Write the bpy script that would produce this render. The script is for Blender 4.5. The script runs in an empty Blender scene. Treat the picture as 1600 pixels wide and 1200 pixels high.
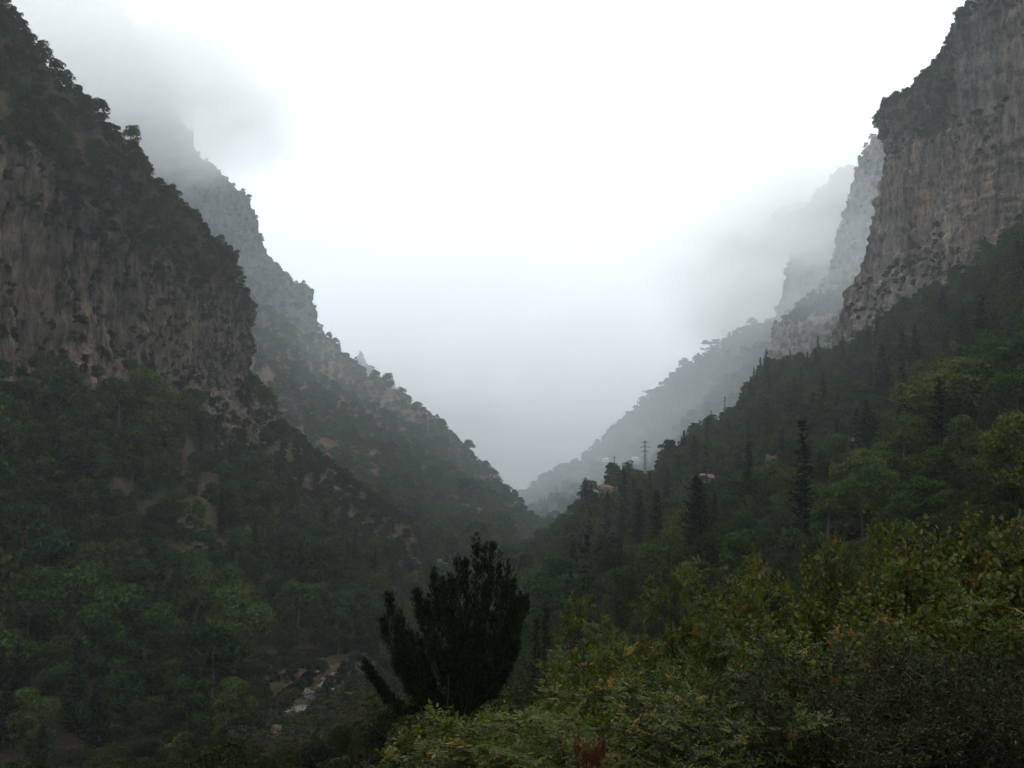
import bpy, math, random
import numpy as np
from mathutils import Vector

scene = bpy.context.scene
R = math.radians
rng = np.random.default_rng(7)
random.seed(7)

# ------------------------------------------------------------------ camera
F = 1570.0                                   # focal length in photo pixels (1600 wide)
PITCH = math.atan(40.0 / F)                  # the horizon lies 40 px below the middle
cam_data = bpy.data.cameras.new('camera')
cam_data.sensor_width = 36.0
cam_data.lens = 36.0 * F / 1600.0
cam_data.clip_start = 0.1
cam_data.clip_end = 20000.0
cam = bpy.data.objects.new('camera', cam_data)
cam.rotation_euler = (R(90) + PITCH, 0, 0)
scene.collection.objects.link(cam)
scene.camera = cam

# ------------------------------------------------------------------ sky, sun, exposure
SUN_EL, SUN_ROT = R(46), R(4)
world = bpy.data.worlds.new('World')
scene.world = world
world.use_nodes = True
wt = world.node_tree
wt.nodes.clear()
w_out = wt.nodes.new('ShaderNodeOutputWorld')
w_bg = wt.nodes.new('ShaderNodeBackground')
w_bg.inputs['Strength'].default_value = 0.1
w_sky = wt.nodes.new('ShaderNodeTexSky')
w_sky.sky_type = 'NISHITA'
w_sky.sun_disc = False
w_sky.sun_elevation = SUN_EL
w_sky.sun_rotation = SUN_ROT
w_hsv = wt.nodes.new('ShaderNodeHueSaturation')
w_hsv.inputs['Saturation'].default_value = 0.35
wt.links.new(w_sky.outputs['Color'], w_hsv.inputs['Color'])
# closed cloud deck: an even overcast sky, a little brighter overhead, over most of the blue
w_tc = wt.nodes.new('ShaderNodeTexCoord')
w_sep = wt.nodes.new('ShaderNodeSeparateXYZ')
wt.links.new(w_tc.outputs['Generated'], w_sep.inputs[0])
w_map = wt.nodes.new('ShaderNodeMapRange')
w_map.inputs['From Min'].default_value = 0.0
w_map.inputs['From Max'].default_value = 1.0
w_map.inputs['To Min'].default_value = 14.0
w_map.inputs['To Max'].default_value = 20.0
wt.links.new(w_sep.outputs['Z'], w_map.inputs['Value'])
w_deck = wt.nodes.new('ShaderNodeMix')
w_deck.data_type = 'RGBA'
w_deck.blend_type = 'MULTIPLY'
w_deck.inputs[0].default_value = 1.0
w_deck.inputs[6].default_value = (0.97, 1.0, 1.02, 1)
wt.links.new(w_map.outputs['Result'], w_deck.inputs[7])
w_mix = wt.nodes.new('ShaderNodeMix')
w_mix.data_type = 'RGBA'
w_mix.inputs[0].default_value = 0.85
wt.links.new(w_hsv.outputs['Color'], w_mix.inputs[6])
wt.links.new(w_deck.outputs[2], w_mix.inputs[7])
wt.links.new(w_mix.outputs[2], w_bg.inputs['Color'])
wt.links.new(w_bg.outputs[0], w_out.inputs['Surface'])

sun_data = bpy.data.lights.new('sun', 'SUN')
sun_data.energy = 1.5
sun_data.angle = R(35)
sun_data.color = (1.0, 0.97, 0.92)
sun = bpy.data.objects.new('sun', sun_data)
sun.rotation_euler = (R(90) - SUN_EL, 0, R(180) - SUN_ROT)   # shines from ahead, above the gorge
scene.collection.objects.link(sun)

vs = scene.view_settings
vs.view_transform = 'Standard'
vs.look = 'None'
vs.exposure = -0.2
vs.gamma = 1.0
vs.use_curve_mapping = False
cy = scene.cycles
cy.max_bounces = 8
cy.diffuse_bounces = 2
cy.glossy_bounces = 1
cy.transmission_bounces = 2
cy.volume_bounces = 6
cy.volume_step_rate = 1.0
cy.volume_max_steps = 256
cy.use_denoising = True
cy.use_adaptive_sampling = True
cy.adaptive_threshold = 0.02

# ------------------------------------------------------------------ small helpers
COL = scene.collection

def px(u, v, d):
    """photo pixel + depth along the view axis -> point"""
    xc, yc = (u - 800.0) / F, (600.0 - v) / F
    c, s = math.cos(PITCH), math.sin(PITCH)
    return np.array([d * xc, d * (c - yc * s), d * (s + yc * c)])

def far(d):
    """the gorge beyond the near walls is long: stretch the depths read off the photo"""
    return d if d < 320 else 320 + (d - 320) * 2.3

def to_px(P):
    P = np.atleast_2d(P)
    c, s = math.cos(PITCH), math.sin(PITCH)
    d = P[:, 1] * c + P[:, 2] * s
    yv = -P[:, 1] * s + P[:, 2] * c
    dd = np.where(d > 0.1, d, 0.1)
    return 800 + F * P[:, 0] / dd, 600 - F * yv / dd, d

def tag(o, label=None, cat=None, group=None, kind=None):
    if label: o['label'] = label
    if cat: o['category'] = cat
    if group: o['group'] = group
    if kind: o['kind'] = kind
    return o

def mesh_of(name, V, faces, mats=(), smooth=False, mat_index=None):
    """faces: an (n,k) int array or list of such arrays"""
    if not isinstance(faces, list): faces = [faces]
    faces = [np.asarray(f, dtype=np.int32) for f in faces if len(f)]
    me = bpy.data.meshes.new(name)
    V = np.asarray(V, dtype=np.float32)
    me.vertices.add(len(V))
    me.vertices.foreach_set('co', V.ravel())
    nl = sum(f.size for f in faces)
    npoly = sum(len(f) for f in faces)
    me.loops.add(nl)
    me.loops.foreach_set('vertex_index', np.concatenate([f.ravel() for f in faces]))
    tot = np.concatenate([np.full(len(f), f.shape[1], dtype=np.int32) for f in faces])
    me.polygons.add(npoly)
    me.polygons.foreach_set('loop_start', np.concatenate([[0], np.cumsum(tot)[:-1]]).astype(np.int32))
    try:
        me.polygons.foreach_set('loop_total', tot)
    except Exception:
        pass
    me.polygons.foreach_set('use_smooth', np.full(npoly, smooth))
    for m in mats: me.materials.append(m)
    if mat_index is not None:
        me.polygons.foreach_set('material_index', np.asarray(mat_index, dtype=np.int32))
    me.update(calc_edges=True)
    return me

def obj(name, me, parent=None):
    o = bpy.data.objects.new(name, me)
    COL.objects.link(o)
    if parent is not None: o.parent = parent
    return o

def empty(name, loc=(0, 0, 0), rz=0.0, scale=1.0):
    o = bpy.data.objects.new(name, None)
    o.empty_display_size = 0.2
    o.location = loc
    o.rotation_euler = (0, 0, rz)
    o.scale = (scale,) * 3 if np.isscalar(scale) else scale
    COL.objects.link(o)
    return o

# --- numpy gradient noise
_prm = np.random.default_rng(3).permutation(512).astype(np.int64)
_prm = np.concatenate([_prm, _prm, _prm])
_grd = np.random.default_rng(4).normal(size=(512, 3))
_grd /= np.linalg.norm(_grd, axis=1)[:, None]

def pnoise(P):
    P = np.asarray(P, dtype=np.float64)
    i = np.floor(P).astype(np.int64)
    f = P - i
    i &= 511
    w = f * f * f * (f * (f * 6 - 15) + 10)
    out = np.zeros(len(P))
    for dx in (0, 1):
        for dy in (0, 1):
            for dz in (0, 1):
                h = _prm[_prm[_prm[(i[:, 0] + dx) & 511] + ((i[:, 1] + dy) & 511)] + ((i[:, 2] + dz) & 511)]
                g = _grd[h]
                d = (g * (f - np.array([dx, dy, dz]))).sum(1)
                wx = w[:, 0] if dx else 1 - w[:, 0]
                wy = w[:, 1] if dy else 1 - w[:, 1]
                wz = w[:, 2] if dz else 1 - w[:, 2]
                out += d * wx * wy * wz
    return out * 1.6

def fbm(P, octs=4, lac=2.03, gain=0.5):
    P = np.array(P, dtype=np.float64)
    a, out = 1.0, np.zeros(len(P))
    for k in range(octs):
        out += a * pnoise(P + 17.3 * k)
        P = P * lac
        a *= gain
    return out

def ridged(P, octs=4, lac=2.03, gain=0.5):
    P = np.array(P, dtype=np.float64)
    a, out = 1.0, np.zeros(len(P))
    for k in range(octs):
        out += a * (1 - 2 * np.abs(pnoise(P + 31.7 * k)))
        P = P * lac
        a *= gain
    return out

def smooth01(x, a, b):
    t = np.clip((x - a) / (b - a), 0, 1)
    return t * t * (3 - 2 * t)

# ------------------------------------------------------------------ materials
def new_mat(name):
    m = bpy.data.materials.new(name)
    m.use_nodes = True
    nt = m.node_tree
    nt.nodes.clear()
    return m, nt, nt.nodes.new('ShaderNodeOutputMaterial')

def nd(nt, kind, **inp):
    n = nt.nodes.new(kind)
    for k, v in inp.items():
        n.inputs[k.replace('_', ' ')].default_value = v
    return n

def mixc(nt, fac, a, b, mode='MIX'):
    n = nt.nodes.new('ShaderNodeMix')
    n.data_type = 'RGBA'
    n.blend_type = mode
    for sock, val in ((n.inputs[0], fac), (n.inputs[6], a), (n.inputs[7], b)):
        if isinstance(val, bpy.types.NodeSocket): nt.links.new(val, sock)
        elif isinstance(val, (tuple, list)): sock.default_value = (*val, 1)
        else: sock.default_value = val
    return n.outputs[2]

def ramp(nt, fac, stops):
    n = nt.nodes.new('ShaderNodeValToRGB')
    el = n.color_ramp.elements
    while len(el) > 1: el.remove(el[-1])
    el[0].position, el[0].color = stops[0][0], (*stops[0][1], 1)
    for p, c in stops[1:]:
        e = el.new(p)
        e.color = (*c, 1)
    nt.links.new(fac, n.inputs[0])
    return n.outputs[0]

def noise(nt, scale, detail=6, rough=0.6, vec=None, stretch=None):
    n = nd(nt, 'ShaderNodeTexNoise', Scale=scale, Detail=detail, Roughness=rough)
    if vec is None:
        vec = nt.nodes.new('ShaderNodeTexCoord').outputs['Object']
    if stretch is not None:
        mp = nt.nodes.new('ShaderNodeMapping')
        mp.inputs['Scale'].default_value = stretch
        nt.links.new(vec, mp.inputs[0])
        vec = mp.outputs[0]
    nt.links.new(vec, n.inputs['Vector'])
    return n.outputs['Fac']

def terrain_mat(name, rock_a, rock_b, rock_c, soil_a, soil_b, streak=0.35, bedding=0.5, grass=(0.045, 0.05, 0.022)):
    """bare rock where the sheet's 'rock' attribute is high, dry soil, litter and grass elsewhere"""
    m, nt, out = new_mat(name)
    tc = nt.nodes.new('ShaderNodeTexCoord').outputs['Object']
    big = noise(nt, 0.03, 5, 0.55, tc)
    c1 = ramp(nt, big, [(0.35, rock_a), (0.5, rock_b), (0.62, rock_c), (0.72, rock_a)])
    vert = noise(nt, streak, 7, 0.65, tc, (1, 1, 0.055))          # water streaks down the face
    c2 = mixc(nt, 1.0, c1, ramp(nt, vert, [(0.36, (0.3, 0.31, 0.33)), (0.46, (0.8, 0.8, 0.8)), (0.54, (1.05, 1.02, 0.98)), (0.64, (1.7, 1.55, 1.35))]), 'MULTIPLY')
    crack = noise(nt, 0.9, 6, 0.6, tc, (1, 1, 0.3))
    c2 = mixc(nt, 0.85, c2, ramp(nt, crack, [(0.40, (0.4, 0.4, 0.42)), (0.47, (1.0, 1.0, 1.0)), (0.53, (1.0, 1.0, 1.0)), (0.62, (1.35, 1.3, 1.2))]), 'MULTIPLY')
    bed = noise(nt, 0.5, 5, 0.6, tc, (0.12, 0.12, 1.6))           # bedding
    c3 = mixc(nt, bedding, c2, ramp(nt, bed, [(0.35, (0.5, 0.5, 0.5)), (0.5, (1, 1, 1)), (0.65, (1.35, 1.3, 1.25))]), 'MULTIPLY')
    fine = noise(nt, 1.3, 8, 0.7, tc)
    c4 = mixc(nt, 0.5, c3, ramp(nt, fine, [(0.3, (0.45, 0.45, 0.45)), (0.55, (1.1, 1.1, 1.1)), (0.75, (1.6, 1.55, 1.5))]), 'MULTIPLY')
    s1 = ramp(nt, noise(nt, 0.12, 7, 0.65, tc), [(0.36, grass), (0.5, soil_a), (0.66, soil_b)])
    s2 = mixc(nt, 0.7, s1, ramp(nt, fine, [(0.3, (0.5, 0.5, 0.5)), (0.7, (1.4, 1.4, 1.4))]), 'MULTIPLY')
    at = nt.nodes.new('ShaderNodeAttribute')
    at.attribute_name = 'rock'
    edge = nt.nodes.new('ShaderNodeMath'); edge.operation = 'ADD'
    nt.links.new(at.outputs['Fac'], edge.inputs[0])
    nz = nt.nodes.new('ShaderNodeMath'); nz.operation = 'MULTIPLY_ADD'
    nt.links.new(noise(nt, 0.25, 6, 0.65, tc), nz.inputs[0]); nz.inputs[1].default_value = 1.2; nz.inputs[2].default_value = -0.6
    nt.links.new(nz.outputs[0], edge.inputs[1])
    mr = nd(nt, 'ShaderNodeMapRange', From_Min=0.4, From_Max=0.6)
    nt.links.new(edge.outputs[0], mr.inputs['Value'])
    col = mixc(nt, mr.outputs[0], s2, c4)
    bs = nd(nt, 'ShaderNodeBsdfDiffuse', Roughness=0.6)
    nt.links.new(col, bs.inputs['Color'])
    bmp = nd(nt, 'ShaderNodeBump', Strength=1.0, Distance=0.9)
    nt.links.new(fine, bmp.inputs['Height'])
    nt.links.new(bmp.outputs[0], bs.inputs['Normal'])
    nt.links.new(bs.outputs[0], out.inputs['Surface'])
    return m

def leaf_mat(name, stops, trans=0.3, patch=0.5, gloss=0.0, accents=None, accent_share=0.0):
    """stops: colours picked per plant; patch: how much clumps differ within one crown; accents: leaves turned"""
    m, nt, out = new_mat(name)
    oi = nt.nodes.new('ShaderNodeObjectInfo')
    n = len(stops)
    base = ramp(nt, oi.outputs['Random'], [(i / max(1, n - 1), c) for i, c in enumerate(stops)])
    geo = nt.nodes.new('ShaderNodeNewGeometry')
    isl = geo.outputs['Random Per Island']
    var = ramp(nt, isl, [(0.0, (1 - patch, 1 - patch, 1 - patch)), (0.6, (1, 1, 1)), (1.0, (1 + patch, 1 + 0.9 * patch, 1 + 0.3 * patch))])
    col = mixc(nt, 1.0, base, var, 'MULTIPLY')
    if accents:
        at = nt.nodes.new('ShaderNodeAttribute')
        at.attribute_name = 'turn'
        acc = ramp(nt, isl, [(i / max(1, len(accents) - 1), c) for i, c in enumerate(accents)])
        gt = nt.nodes.new('ShaderNodeMath'); gt.operation = 'GREATER_THAN'
        nt.links.new(at.outputs['Fac'], gt.inputs[0]); gt.inputs[1].default_value = 1 - accent_share
        col = mixc(nt, gt.outputs[0], col, acc)
    df = nd(nt, 'ShaderNodeBsdfDiffuse')
    nt.links.new(col, df.inputs['Color'])
    tr = nt.nodes.new('ShaderNodeBsdfTranslucent')
    nt.links.new(mixc(nt, 1.0, col, (1.15, 1.2, 0.6), 'MULTIPLY'), tr.inputs['Color'])
    mx = nt.nodes.new('ShaderNodeMixShader')
    mx.inputs[0].default_value = trans
    nt.links.new(df.outputs[0], mx.inputs[1])
    nt.links.new(tr.outputs[0], mx.inputs[2])
    sh = mx.outputs[0]
    if gloss > 0:
        gl = nd(nt, 'ShaderNodeBsdfGlossy', Roughness=0.35)
        gl.inputs['Color'].default_value = (0.9, 0.95, 1, 1)
        m2 = nt.nodes.new('ShaderNodeMixShader')
        m2.inputs[0].default_value = gloss
        nt.links.new(sh, m2.inputs[1]); nt.links.new(gl.outputs[0], m2.inputs[2])
        sh = m2.outputs[0]
    nt.links.new(sh, out.inputs['Surface'])
    return m

def plain_mat(name, a, b, scale=3.0, stretch=None, rough=0.8):
    m, nt, out = new_mat(name)
    f = noise(nt, scale, 6, 0.6, None, stretch)
    bs = nd(nt, 'ShaderNodeBsdfPrincipled', Roughness=rough)
    bs.inputs['Specular IOR Level'].default_value = 0.15
    nt.links.new(ramp(nt, f, [(0.3, a), (0.7, b)]), bs.inputs['Base Color'])
    bmp = nd(nt, 'ShaderNodeBump', Strength=0.4, Distance=0.03)
    nt.links.new(f, bmp.inputs['Height'])
    nt.links.new(bmp.outputs[0], bs.inputs['Normal'])
    nt.links.new(bs.outputs[0], out.inputs['Surface'])
    return m

M = {}
M['west'] = terrain_mat('limestone_ochre', (0.085, 0.075, 0.066), (0.13, 0.108, 0.088), (0.15, 0.12, 0.092), (0.075, 0.058, 0.036), (0.12, 0.09, 0.056), 0.5, 0.2)
M['spur'] = terrain_mat('limestone_grey', (0.075, 0.074, 0.071), (0.06, 0.057, 0.052), (0.09, 0.082, 0.073), (0.12, 0.078, 0.05), (0.17, 0.115, 0.072), 0.22)
M['east'] = terrain_mat('limestone_red', (0.175, 0.16, 0.15), (0.145, 0.125, 0.112), (0.185, 0.145, 0.118), (0.08, 0.06, 0.042), (0.13, 0.096, 0.066), 0.2, 0.25)
M['ground'] = terrain_mat('slope_soil', (0.25, 0.2, 0.16), (0.2, 0.16, 0.13), (0.3, 0.24, 0.19), (0.065, 0.05, 0.033), (0.11, 0.083, 0.056), 0.3)
M['woods'] = terrain_mat('distant_woods', (0.05, 0.06, 0.04), (0.04, 0.055, 0.03), (0.07, 0.07, 0.05), (0.045, 0.055, 0.03), (0.06, 0.065, 0.035), 0.05)
M['bark'] = plain_mat('bark', (0.035, 0.028, 0.022), (0.09, 0.075, 0.06), 6, (1, 1, 0.2))
M['bark_dark'] = plain_mat('bark_dark', (0.015, 0.012, 0.010), (0.05, 0.042, 0.035), 20, (1, 1, 0.3))
M['leaf'] = leaf_mat('broad_leaves', [(0.014, 0.029, 0.010), (0.027, 0.052, 0.016), (0.040, 0.068, 0.020), (0.017, 0.035, 0.015), (0.048, 0.073, 0.022), (0.025, 0.046, 0.016), (0.040, 0.058, 0.020)], 0.25)
M['leaf_pale'] = leaf_mat('pale_leaves', [(0.058, 0.08, 0.027), (0.066, 0.084, 0.027), (0.05, 0.072, 0.028)], 0.3)
M['scrub'] = leaf_mat('scrub_leaves', [(0.012, 0.019, 0.009), (0.022, 0.032, 0.014), (0.031, 0.038, 0.016), (0.016, 0.025, 0.014), (0.04, 0.049, 0.02)], 0.2)
M['needle'] = leaf_mat('needles', [(0.007, 0.011, 0.007), (0.010, 0.015, 0.009), (0.014, 0.02, 0.011)], 0.1, 0.4)

# ------------------------------------------------------------------ terrain sheets
def catmull(P, t):
    """P (n,...) control values, t in [0,n-1]"""
    n = len(P)
    i = np.clip(np.floor(t).astype(int), 0, n - 2)
    f = (t - i)
    f = f.reshape(f.shape + (1,) * (P.ndim - 1))
    p1, p2 = P[i], P[i + 1]
    p0 = np.where((i > 0).reshape(f.shape), P[np.maximum(i - 1, 0)], 2 * p1 - p2)
    p3 = np.where((i < n - 2).reshape(f.shape), P[np.minimum(i + 2, n - 1)], 2 * p2 - p1)
    m1, m2 = 0.35 * (p2 - p0), 0.35 * (p3 - p1)
    f2, f3 = f * f, f * f * f
    return (2 * f3 - 3 * f2 + 1) * p1 + (f3 - 2 * f2 + f) * m1 + (-2 * f3 + 3 * f2) * p2 + (f3 - f2) * m2

def even_t(seg, n):
    """n parameters, spread over the segments by their weight"""
    cum = np.concatenate([[0], np.cumsum(seg)])
    return np.interp(np.linspace(0, cum[-1], n), cum, np.arange(len(cum)))

SHEETS = {}

def sheet(name, rows, nr, nc, mat, amp=(3.0, 1.0), label=None, rock_amp=2.0, flute=6.0, freq=1.0, wr=None, wc=None, bed_amp=0.4, lump_amp=1.1):
    """rows: control points (u, v, depth, rock) or ('w', x, y, z, rock); every row as long as the others"""
    G = np.zeros((len(rows), len(rows[0]), 4))
    for r, row in enumerate(rows):
        for c, p in enumerate(row):
            if p[0] == 'w': G[r, c] = p[1:5]
            else: G[r, c] = (*px(p[0], p[1], far(p[2])), p[3])
    dist = np.maximum(20, np.linalg.norm(G[:, :, :3], axis=2))
    seg_r = wr or (np.linalg.norm(np.diff(G[:, :, :3], axis=0), axis=2) / np.minimum(dist[1:], dist[:-1])).mean(1)
    seg_c = wc or (np.linalg.norm(np.diff(G[:, :, :3], axis=1), axis=2) / np.minimum(dist[:, 1:], dist[:, :-1])).mean(0)
    A = catmull(G, even_t(seg_r, nr))
    A = catmull(np.swapaxes(A, 0, 1).copy(), even_t(seg_c, nc))
    A = np.swapaxes(A, 0, 1)
    P, rock = A[:, :, :3], np.clip(A[:, :, 3], 0, 1)
    def normals(P):
        du = np.gradient(P, axis=1)
        dv = np.gradient(P, axis=0)
        n = np.cross(du, dv)
        n /= np.maximum(1e-9, np.linalg.norm(n, axis=2))[:, :, None]
        return n
    N = normals(P)
    # the face towards the camera and the sky is the outside
    if (N * (-P)).sum(2).mean() < 0: N = -N; flip = True
    else: flip = False
    fl, rk = P.reshape(-1, 3), rock.ravel()
    q = fl * freq
    soft = amp[0] * fbm(q / 38.0, 3) + amp[1] * fbm(q / 9.0, 4)
    rib = ridged(q / np.array([flute, flute, flute * 11]), 4) - 0.7               # upright ribs and flutes
    lump = fbm(q / np.array([9.0, 9.0, 5.0]) + 5, 5)
    beds = fbm(q / np.array([60.0, 60.0, 2.6]) + 9, 3)
    beds = np.sign(beds) * np.minimum(np.abs(beds) * 2.2, 0.8)                    # ledges
    cut = np.minimum(0, np.abs(pnoise(q / np.array([flute * 1.6, flute * 1.6, flute * 7]) + 3)) * 5 - 0.5)           # clefts
    big = ridged(q / np.array([flute * 4, flute * 4, flute * 34]) + 11, 3) - 0.6        # buttresses and gullies
    hard = rock_amp * (1.3 * big + 0.8 * rib + lump_amp * lump + 2.0 * cut + bed_amp * beds)
    edge = smooth01(rk + 0.35 * fbm(q / 14.0, 3), 0.3, 0.7)
    disp = soft * (1 - 0.5 * edge) + hard * edge
    P = P + N * disp.reshape(nr, nc)[:, :, None]
    idx = np.arange(nr * nc).reshape(nr, nc)
    quads = np.stack([idx[:-1, :-1], idx[:-1, 1:], idx[1:, 1:], idx[1:, :-1]], -1).reshape(-1, 4)
    if flip: quads = quads[:, ::-1]
    me = mesh_of(name, P.reshape(-1, 3), quads, [mat], smooth=True)
    at = me.attributes.new('rock', 'FLOAT', 'POINT')
    at.data.foreach_set('value', edge.astype(np.float32))
    o = obj(name, me)
    tag(o, label, None, None, 'structure')
    N2 = normals(P)
    if flip: N2 = -N2
    SHEETS[name] = dict(P=P, N=N2, rock=edge.reshape(nr, nc), obj=o)
    return o

def back(p, dx=0, dy=60, dz=-40, rock=0.0):
    """a point behind the skyline point p"""
    q = px(p[0], p[1], far(p[2]))
    return ('w', q[0] + dx, q[1] + dy, q[2] + dz, rock)

# --- near western wall: forest slope, striped cliff, scrubby crest
ridge = [(-330, -240, 150, 0.2), (-120, -70, 172, 0.25), (0, 28, 190, 0.2), (60, 105, 200, 0.25), (150, 185, 215, 0.3), (240, 295, 240, 0.2), (310, 360, 262, 0.3), (350, 410, 280, 0.4), (383, 475, 300, 0.6)]
upper = [(-330, 10, 140, 0.15), (-120, 110, 158, 0.2), (0, 150, 175, 0.15), (60, 210, 186, 0.15), (150, 300, 204, 0.15), (240, 370, 230, 0.2), (305, 415, 255, 0.35), (345, 450, 275, 0.5), (385, 498, 299, 0.8)]
ctop = [(-330, 200, 136, 0.8), (-120, 215, 152, 0.8), (0, 235, 167, 0.8), (60, 280, 179, 0.8), (140, 350, 199, 0.75), (225, 415, 226, 0.6), (300, 455, 252, 0.65), (345, 490, 274, 0.8), (386, 520, 299, 1.0)]
cmid = [(-330, 400, 134, 1.0), (-120, 400, 150, 1.0), (0, 400, 164, 1.0), (60, 420, 177, 1.0), (130, 450, 197, 1.0), (215, 490, 224, 0.95), (295, 510, 250, 0.95), (345, 530, 273, 1.0), (386, 548, 299, 1.0)]
cbase = [(-330, 560, 134, 0.9), (-120, 560, 149, 0.9), (0, 560, 162, 0.9), (60, 558, 175, 0.9), (130, 560, 195, 0.9), (210, 570, 222, 0.85), (295, 580, 248, 0.85), (345, 588, 272, 0.9), (385, 598, 298, 0.9)]
talus = [(-330, 680, 120, 0.0), (-120, 680, 133, 0.0), (0, 680, 146, 0.0), (75, 680, 160, 0.0), (160, 680, 180, 0.0), (255, 680, 205, 0.2), (345, 668, 232, 0.4), (410, 672, 262, 0.45), (465, 690, 296, 0.35)]
slope1 = [(-330, 840, 103, 0.0), (-120, 840, 115, 0.0), (0, 840, 126, 0.0), (95, 830, 140, 0.0), (200, 820, 160, 0.0), (310, 800, 185, 0.0), (420, 795, 215, 0.3), (535, 800, 250, 0.35), (640, 822, 290, 0.4)]
slope2 = [(-330, 1020, 88, 0.0), (-120, 1020, 97, 0.0), (0, 1020, 105, 0.0), (110, 1000, 117, 0.0), (230, 980, 133, 0.0), (360, 950, 155, 0.0), (480, 905, 185, 0.1), (590, 885, 225, 0.3), (665, 880, 275, 0.5)]
floorw = [(-330, 1330, 72, 0.0), (-120, 1320, 78, 0.0), (20, 1290, 83, 0.0), (170, 1250, 88, 0.0), (310, 1180, 96, 0.0), (430, 1100, 112, 0.0), (540, 1020, 145, 0.0), (620, 960, 195, 0.0), (700, 920, 262, 0.1)]
rows = [[back(p, -25, 30, -25) for p in ridge], ridge, upper, ctop, cmid, cbase, talus, slope1, slope2, floorw]
for r in rows:                                                      # the far end turns the corner, out of sight
    last = r[-1]
    q = np.array(last[1:4]) if last[0] == 'w' else px(last[0], last[1], far(last[2]))
    rk = last[-1]
    r.append(('w', q[0] - 12, q[1] + 35, q[2] - 4, rk))
    r.append(('w', q[0] - 60, q[1] + 90, q[2] - 10, 0.2))
sheet('cliff_west', rows, 470, 400, M['west'], (2.6, 0.9), 'near wall of the gorge with a streaked ochre cliff over forest', 1.4, 3.4, bed_amp=0.12, lump_amp=0.55)

# --- farther western spur, running down into the gorge
sk = [(-300, -130, 900, 0.9), (110, -60, 800, 0.9), (215, 70, 760, 0.9), (262, 165, 730, 0.9), (300, 228, 710, 0.9), (345, 272, 695, 0.9), (385, 325, 685, 1.0), (402, 375, 672, 1.0), (440, 418, 660, 0.95), (478, 460, 645, 0.85), (497, 524, 625, 0.6), (560, 575, 600, 0.2), (622, 615, 580, 0.2), (680, 670, 560, 0.25), (735, 722, 535, 0.3), (785, 775, 505, 0.25), (825, 822, 470, 0.1)]
s1 = [(-300, 50, 850, 1.0), (100, 100, 755, 1.0), (180, 180, 720, 1.0), (225, 250, 695, 1.0), (265, 310, 675, 1.0), (310, 350, 660, 1.0), (350, 395, 648, 1.0), (380, 430, 640, 0.95), (420, 462, 630, 0.85), (455, 500, 615, 0.6), (480, 555, 592, 0.2), (545, 605, 565, 0.1), (605, 650, 545, 0.1), (660, 705, 520, 0.2), (715, 752, 497, 0.2), (765, 795, 473, 0.1), (812, 835, 448, 0.0)]
s2 = [(-300, 250, 702, 0.8), (100, 300, 621, 0.8), (180, 350, 598, 0.8), (240, 400, 576, 0.8), (290, 440, 558, 0.7), (335, 470, 544, 0.55), (365, 500, 531, 0.35), (390, 530, 518, 0.2), (420, 565, 504, 0.1), (450, 600, 490, 0.1), (480, 640, 472, 0.15), (535, 680, 454, 0.2), (590, 715, 439, 0.2), (645, 755, 421, 0.15), (700, 795, 403, 0.1), (752, 825, 387, 0.0), (800, 850, 374, 0.0)]
s3 = [(-100, 700, 492, 0.0), (180, 700, 426, 0.0), (240, 710, 414, 0.0), (300, 720, 402, 0.0), (350, 730, 390, 0.0), (390, 745, 377, 0.0), (420, 760, 369, 0.0), (450, 775, 361, 0.1), (480, 790, 353, 0.15), (510, 805, 344, 0.2), (540, 820, 336, 0.25), (585, 840, 328, 0.25), (630, 855, 321, 0.2), (675, 868, 315, 0.1), (715, 880, 308, 0.0), (755, 888, 302, 0.0), (790, 890, 295, 0.0)]
s4 = [(u + 60, v + 130, d - 80, 0.0) for u, v, d, _ in s3]
rows = [[back(p, -20, 90, -60) for p in sk], sk, s1, s2, s3, s4]
for r in rows:
    q = np.array(r[-1][1:4]) if r[-1][0] == 'w' else px(*r[-1][:2], far(r[-1][2]))
    r.append(('w', q[0] - 5, q[1] + 60, q[2] - 14, 0.0))
sheet('cliff_far_west', rows, 300, 380, M['spur'], (10.0, 4.0), 'hazy far spur with a grey cliff head and dry brown clearings', 4.0, 9.0, 0.4)

# --- eastern slope under the cliffs, down to the stream and up to the camera's feet
top = [(770, 900, 300, 0.0), (835, 868, 330, 0.0), (900, 822, 330, 0.3), (960, 757, 322, 0.5), (1010, 742, 312, 0.2), (1080, 700, 322, 0.1), (1135, 668, 335, 0.2), (1172, 628, 345, 0.6), (1205, 582, 352, 0.5), (1290, 566, 352, 0.4), (1385, 520, 318, 0.4), (1480, 462, 285, 0.4), (1600, 385, 238, 0.4), (1750, 290, 205, 0.3), (1950, 170, 170, 0.3)]
t1 = [(735, 930, 250, 0.0), (800, 905, 270, 0.0), (870, 868, 265, 0.1), (945, 815, 258, 0.2), (1005, 790, 250, 0.1), (1075, 755, 250, 0.1), (1135, 720, 258, 0.1), (1185, 680, 268, 0.2), (1225, 645, 275, 0.1), (1315, 615, 270, 0.0), (1410, 570, 245, 0.0), (1510, 512, 215, 0.0), (1630, 440, 182, 0.0), (1770, 360, 155, 0.0), (1960, 260, 130, 0.0)]
t2 = [(660, 985, 175, 0.0), (745, 965, 190, 0.0), (835, 930, 185, 0.0), (920, 890, 178, 0.0), (995, 865, 170, 0.1), (1070, 835, 165, 0.1), (1135, 802, 168, 0.15), (1195, 765, 172, 0.15), (1245, 735, 175, 0.1), (1345, 695, 170, 0.1), (1440, 650, 152, 0.0), (1545, 600, 132, 0.0), (1660, 540, 112, 0.0), (1800, 470, 96, 0.0), (1970, 390, 82, 0.0)]
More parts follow.
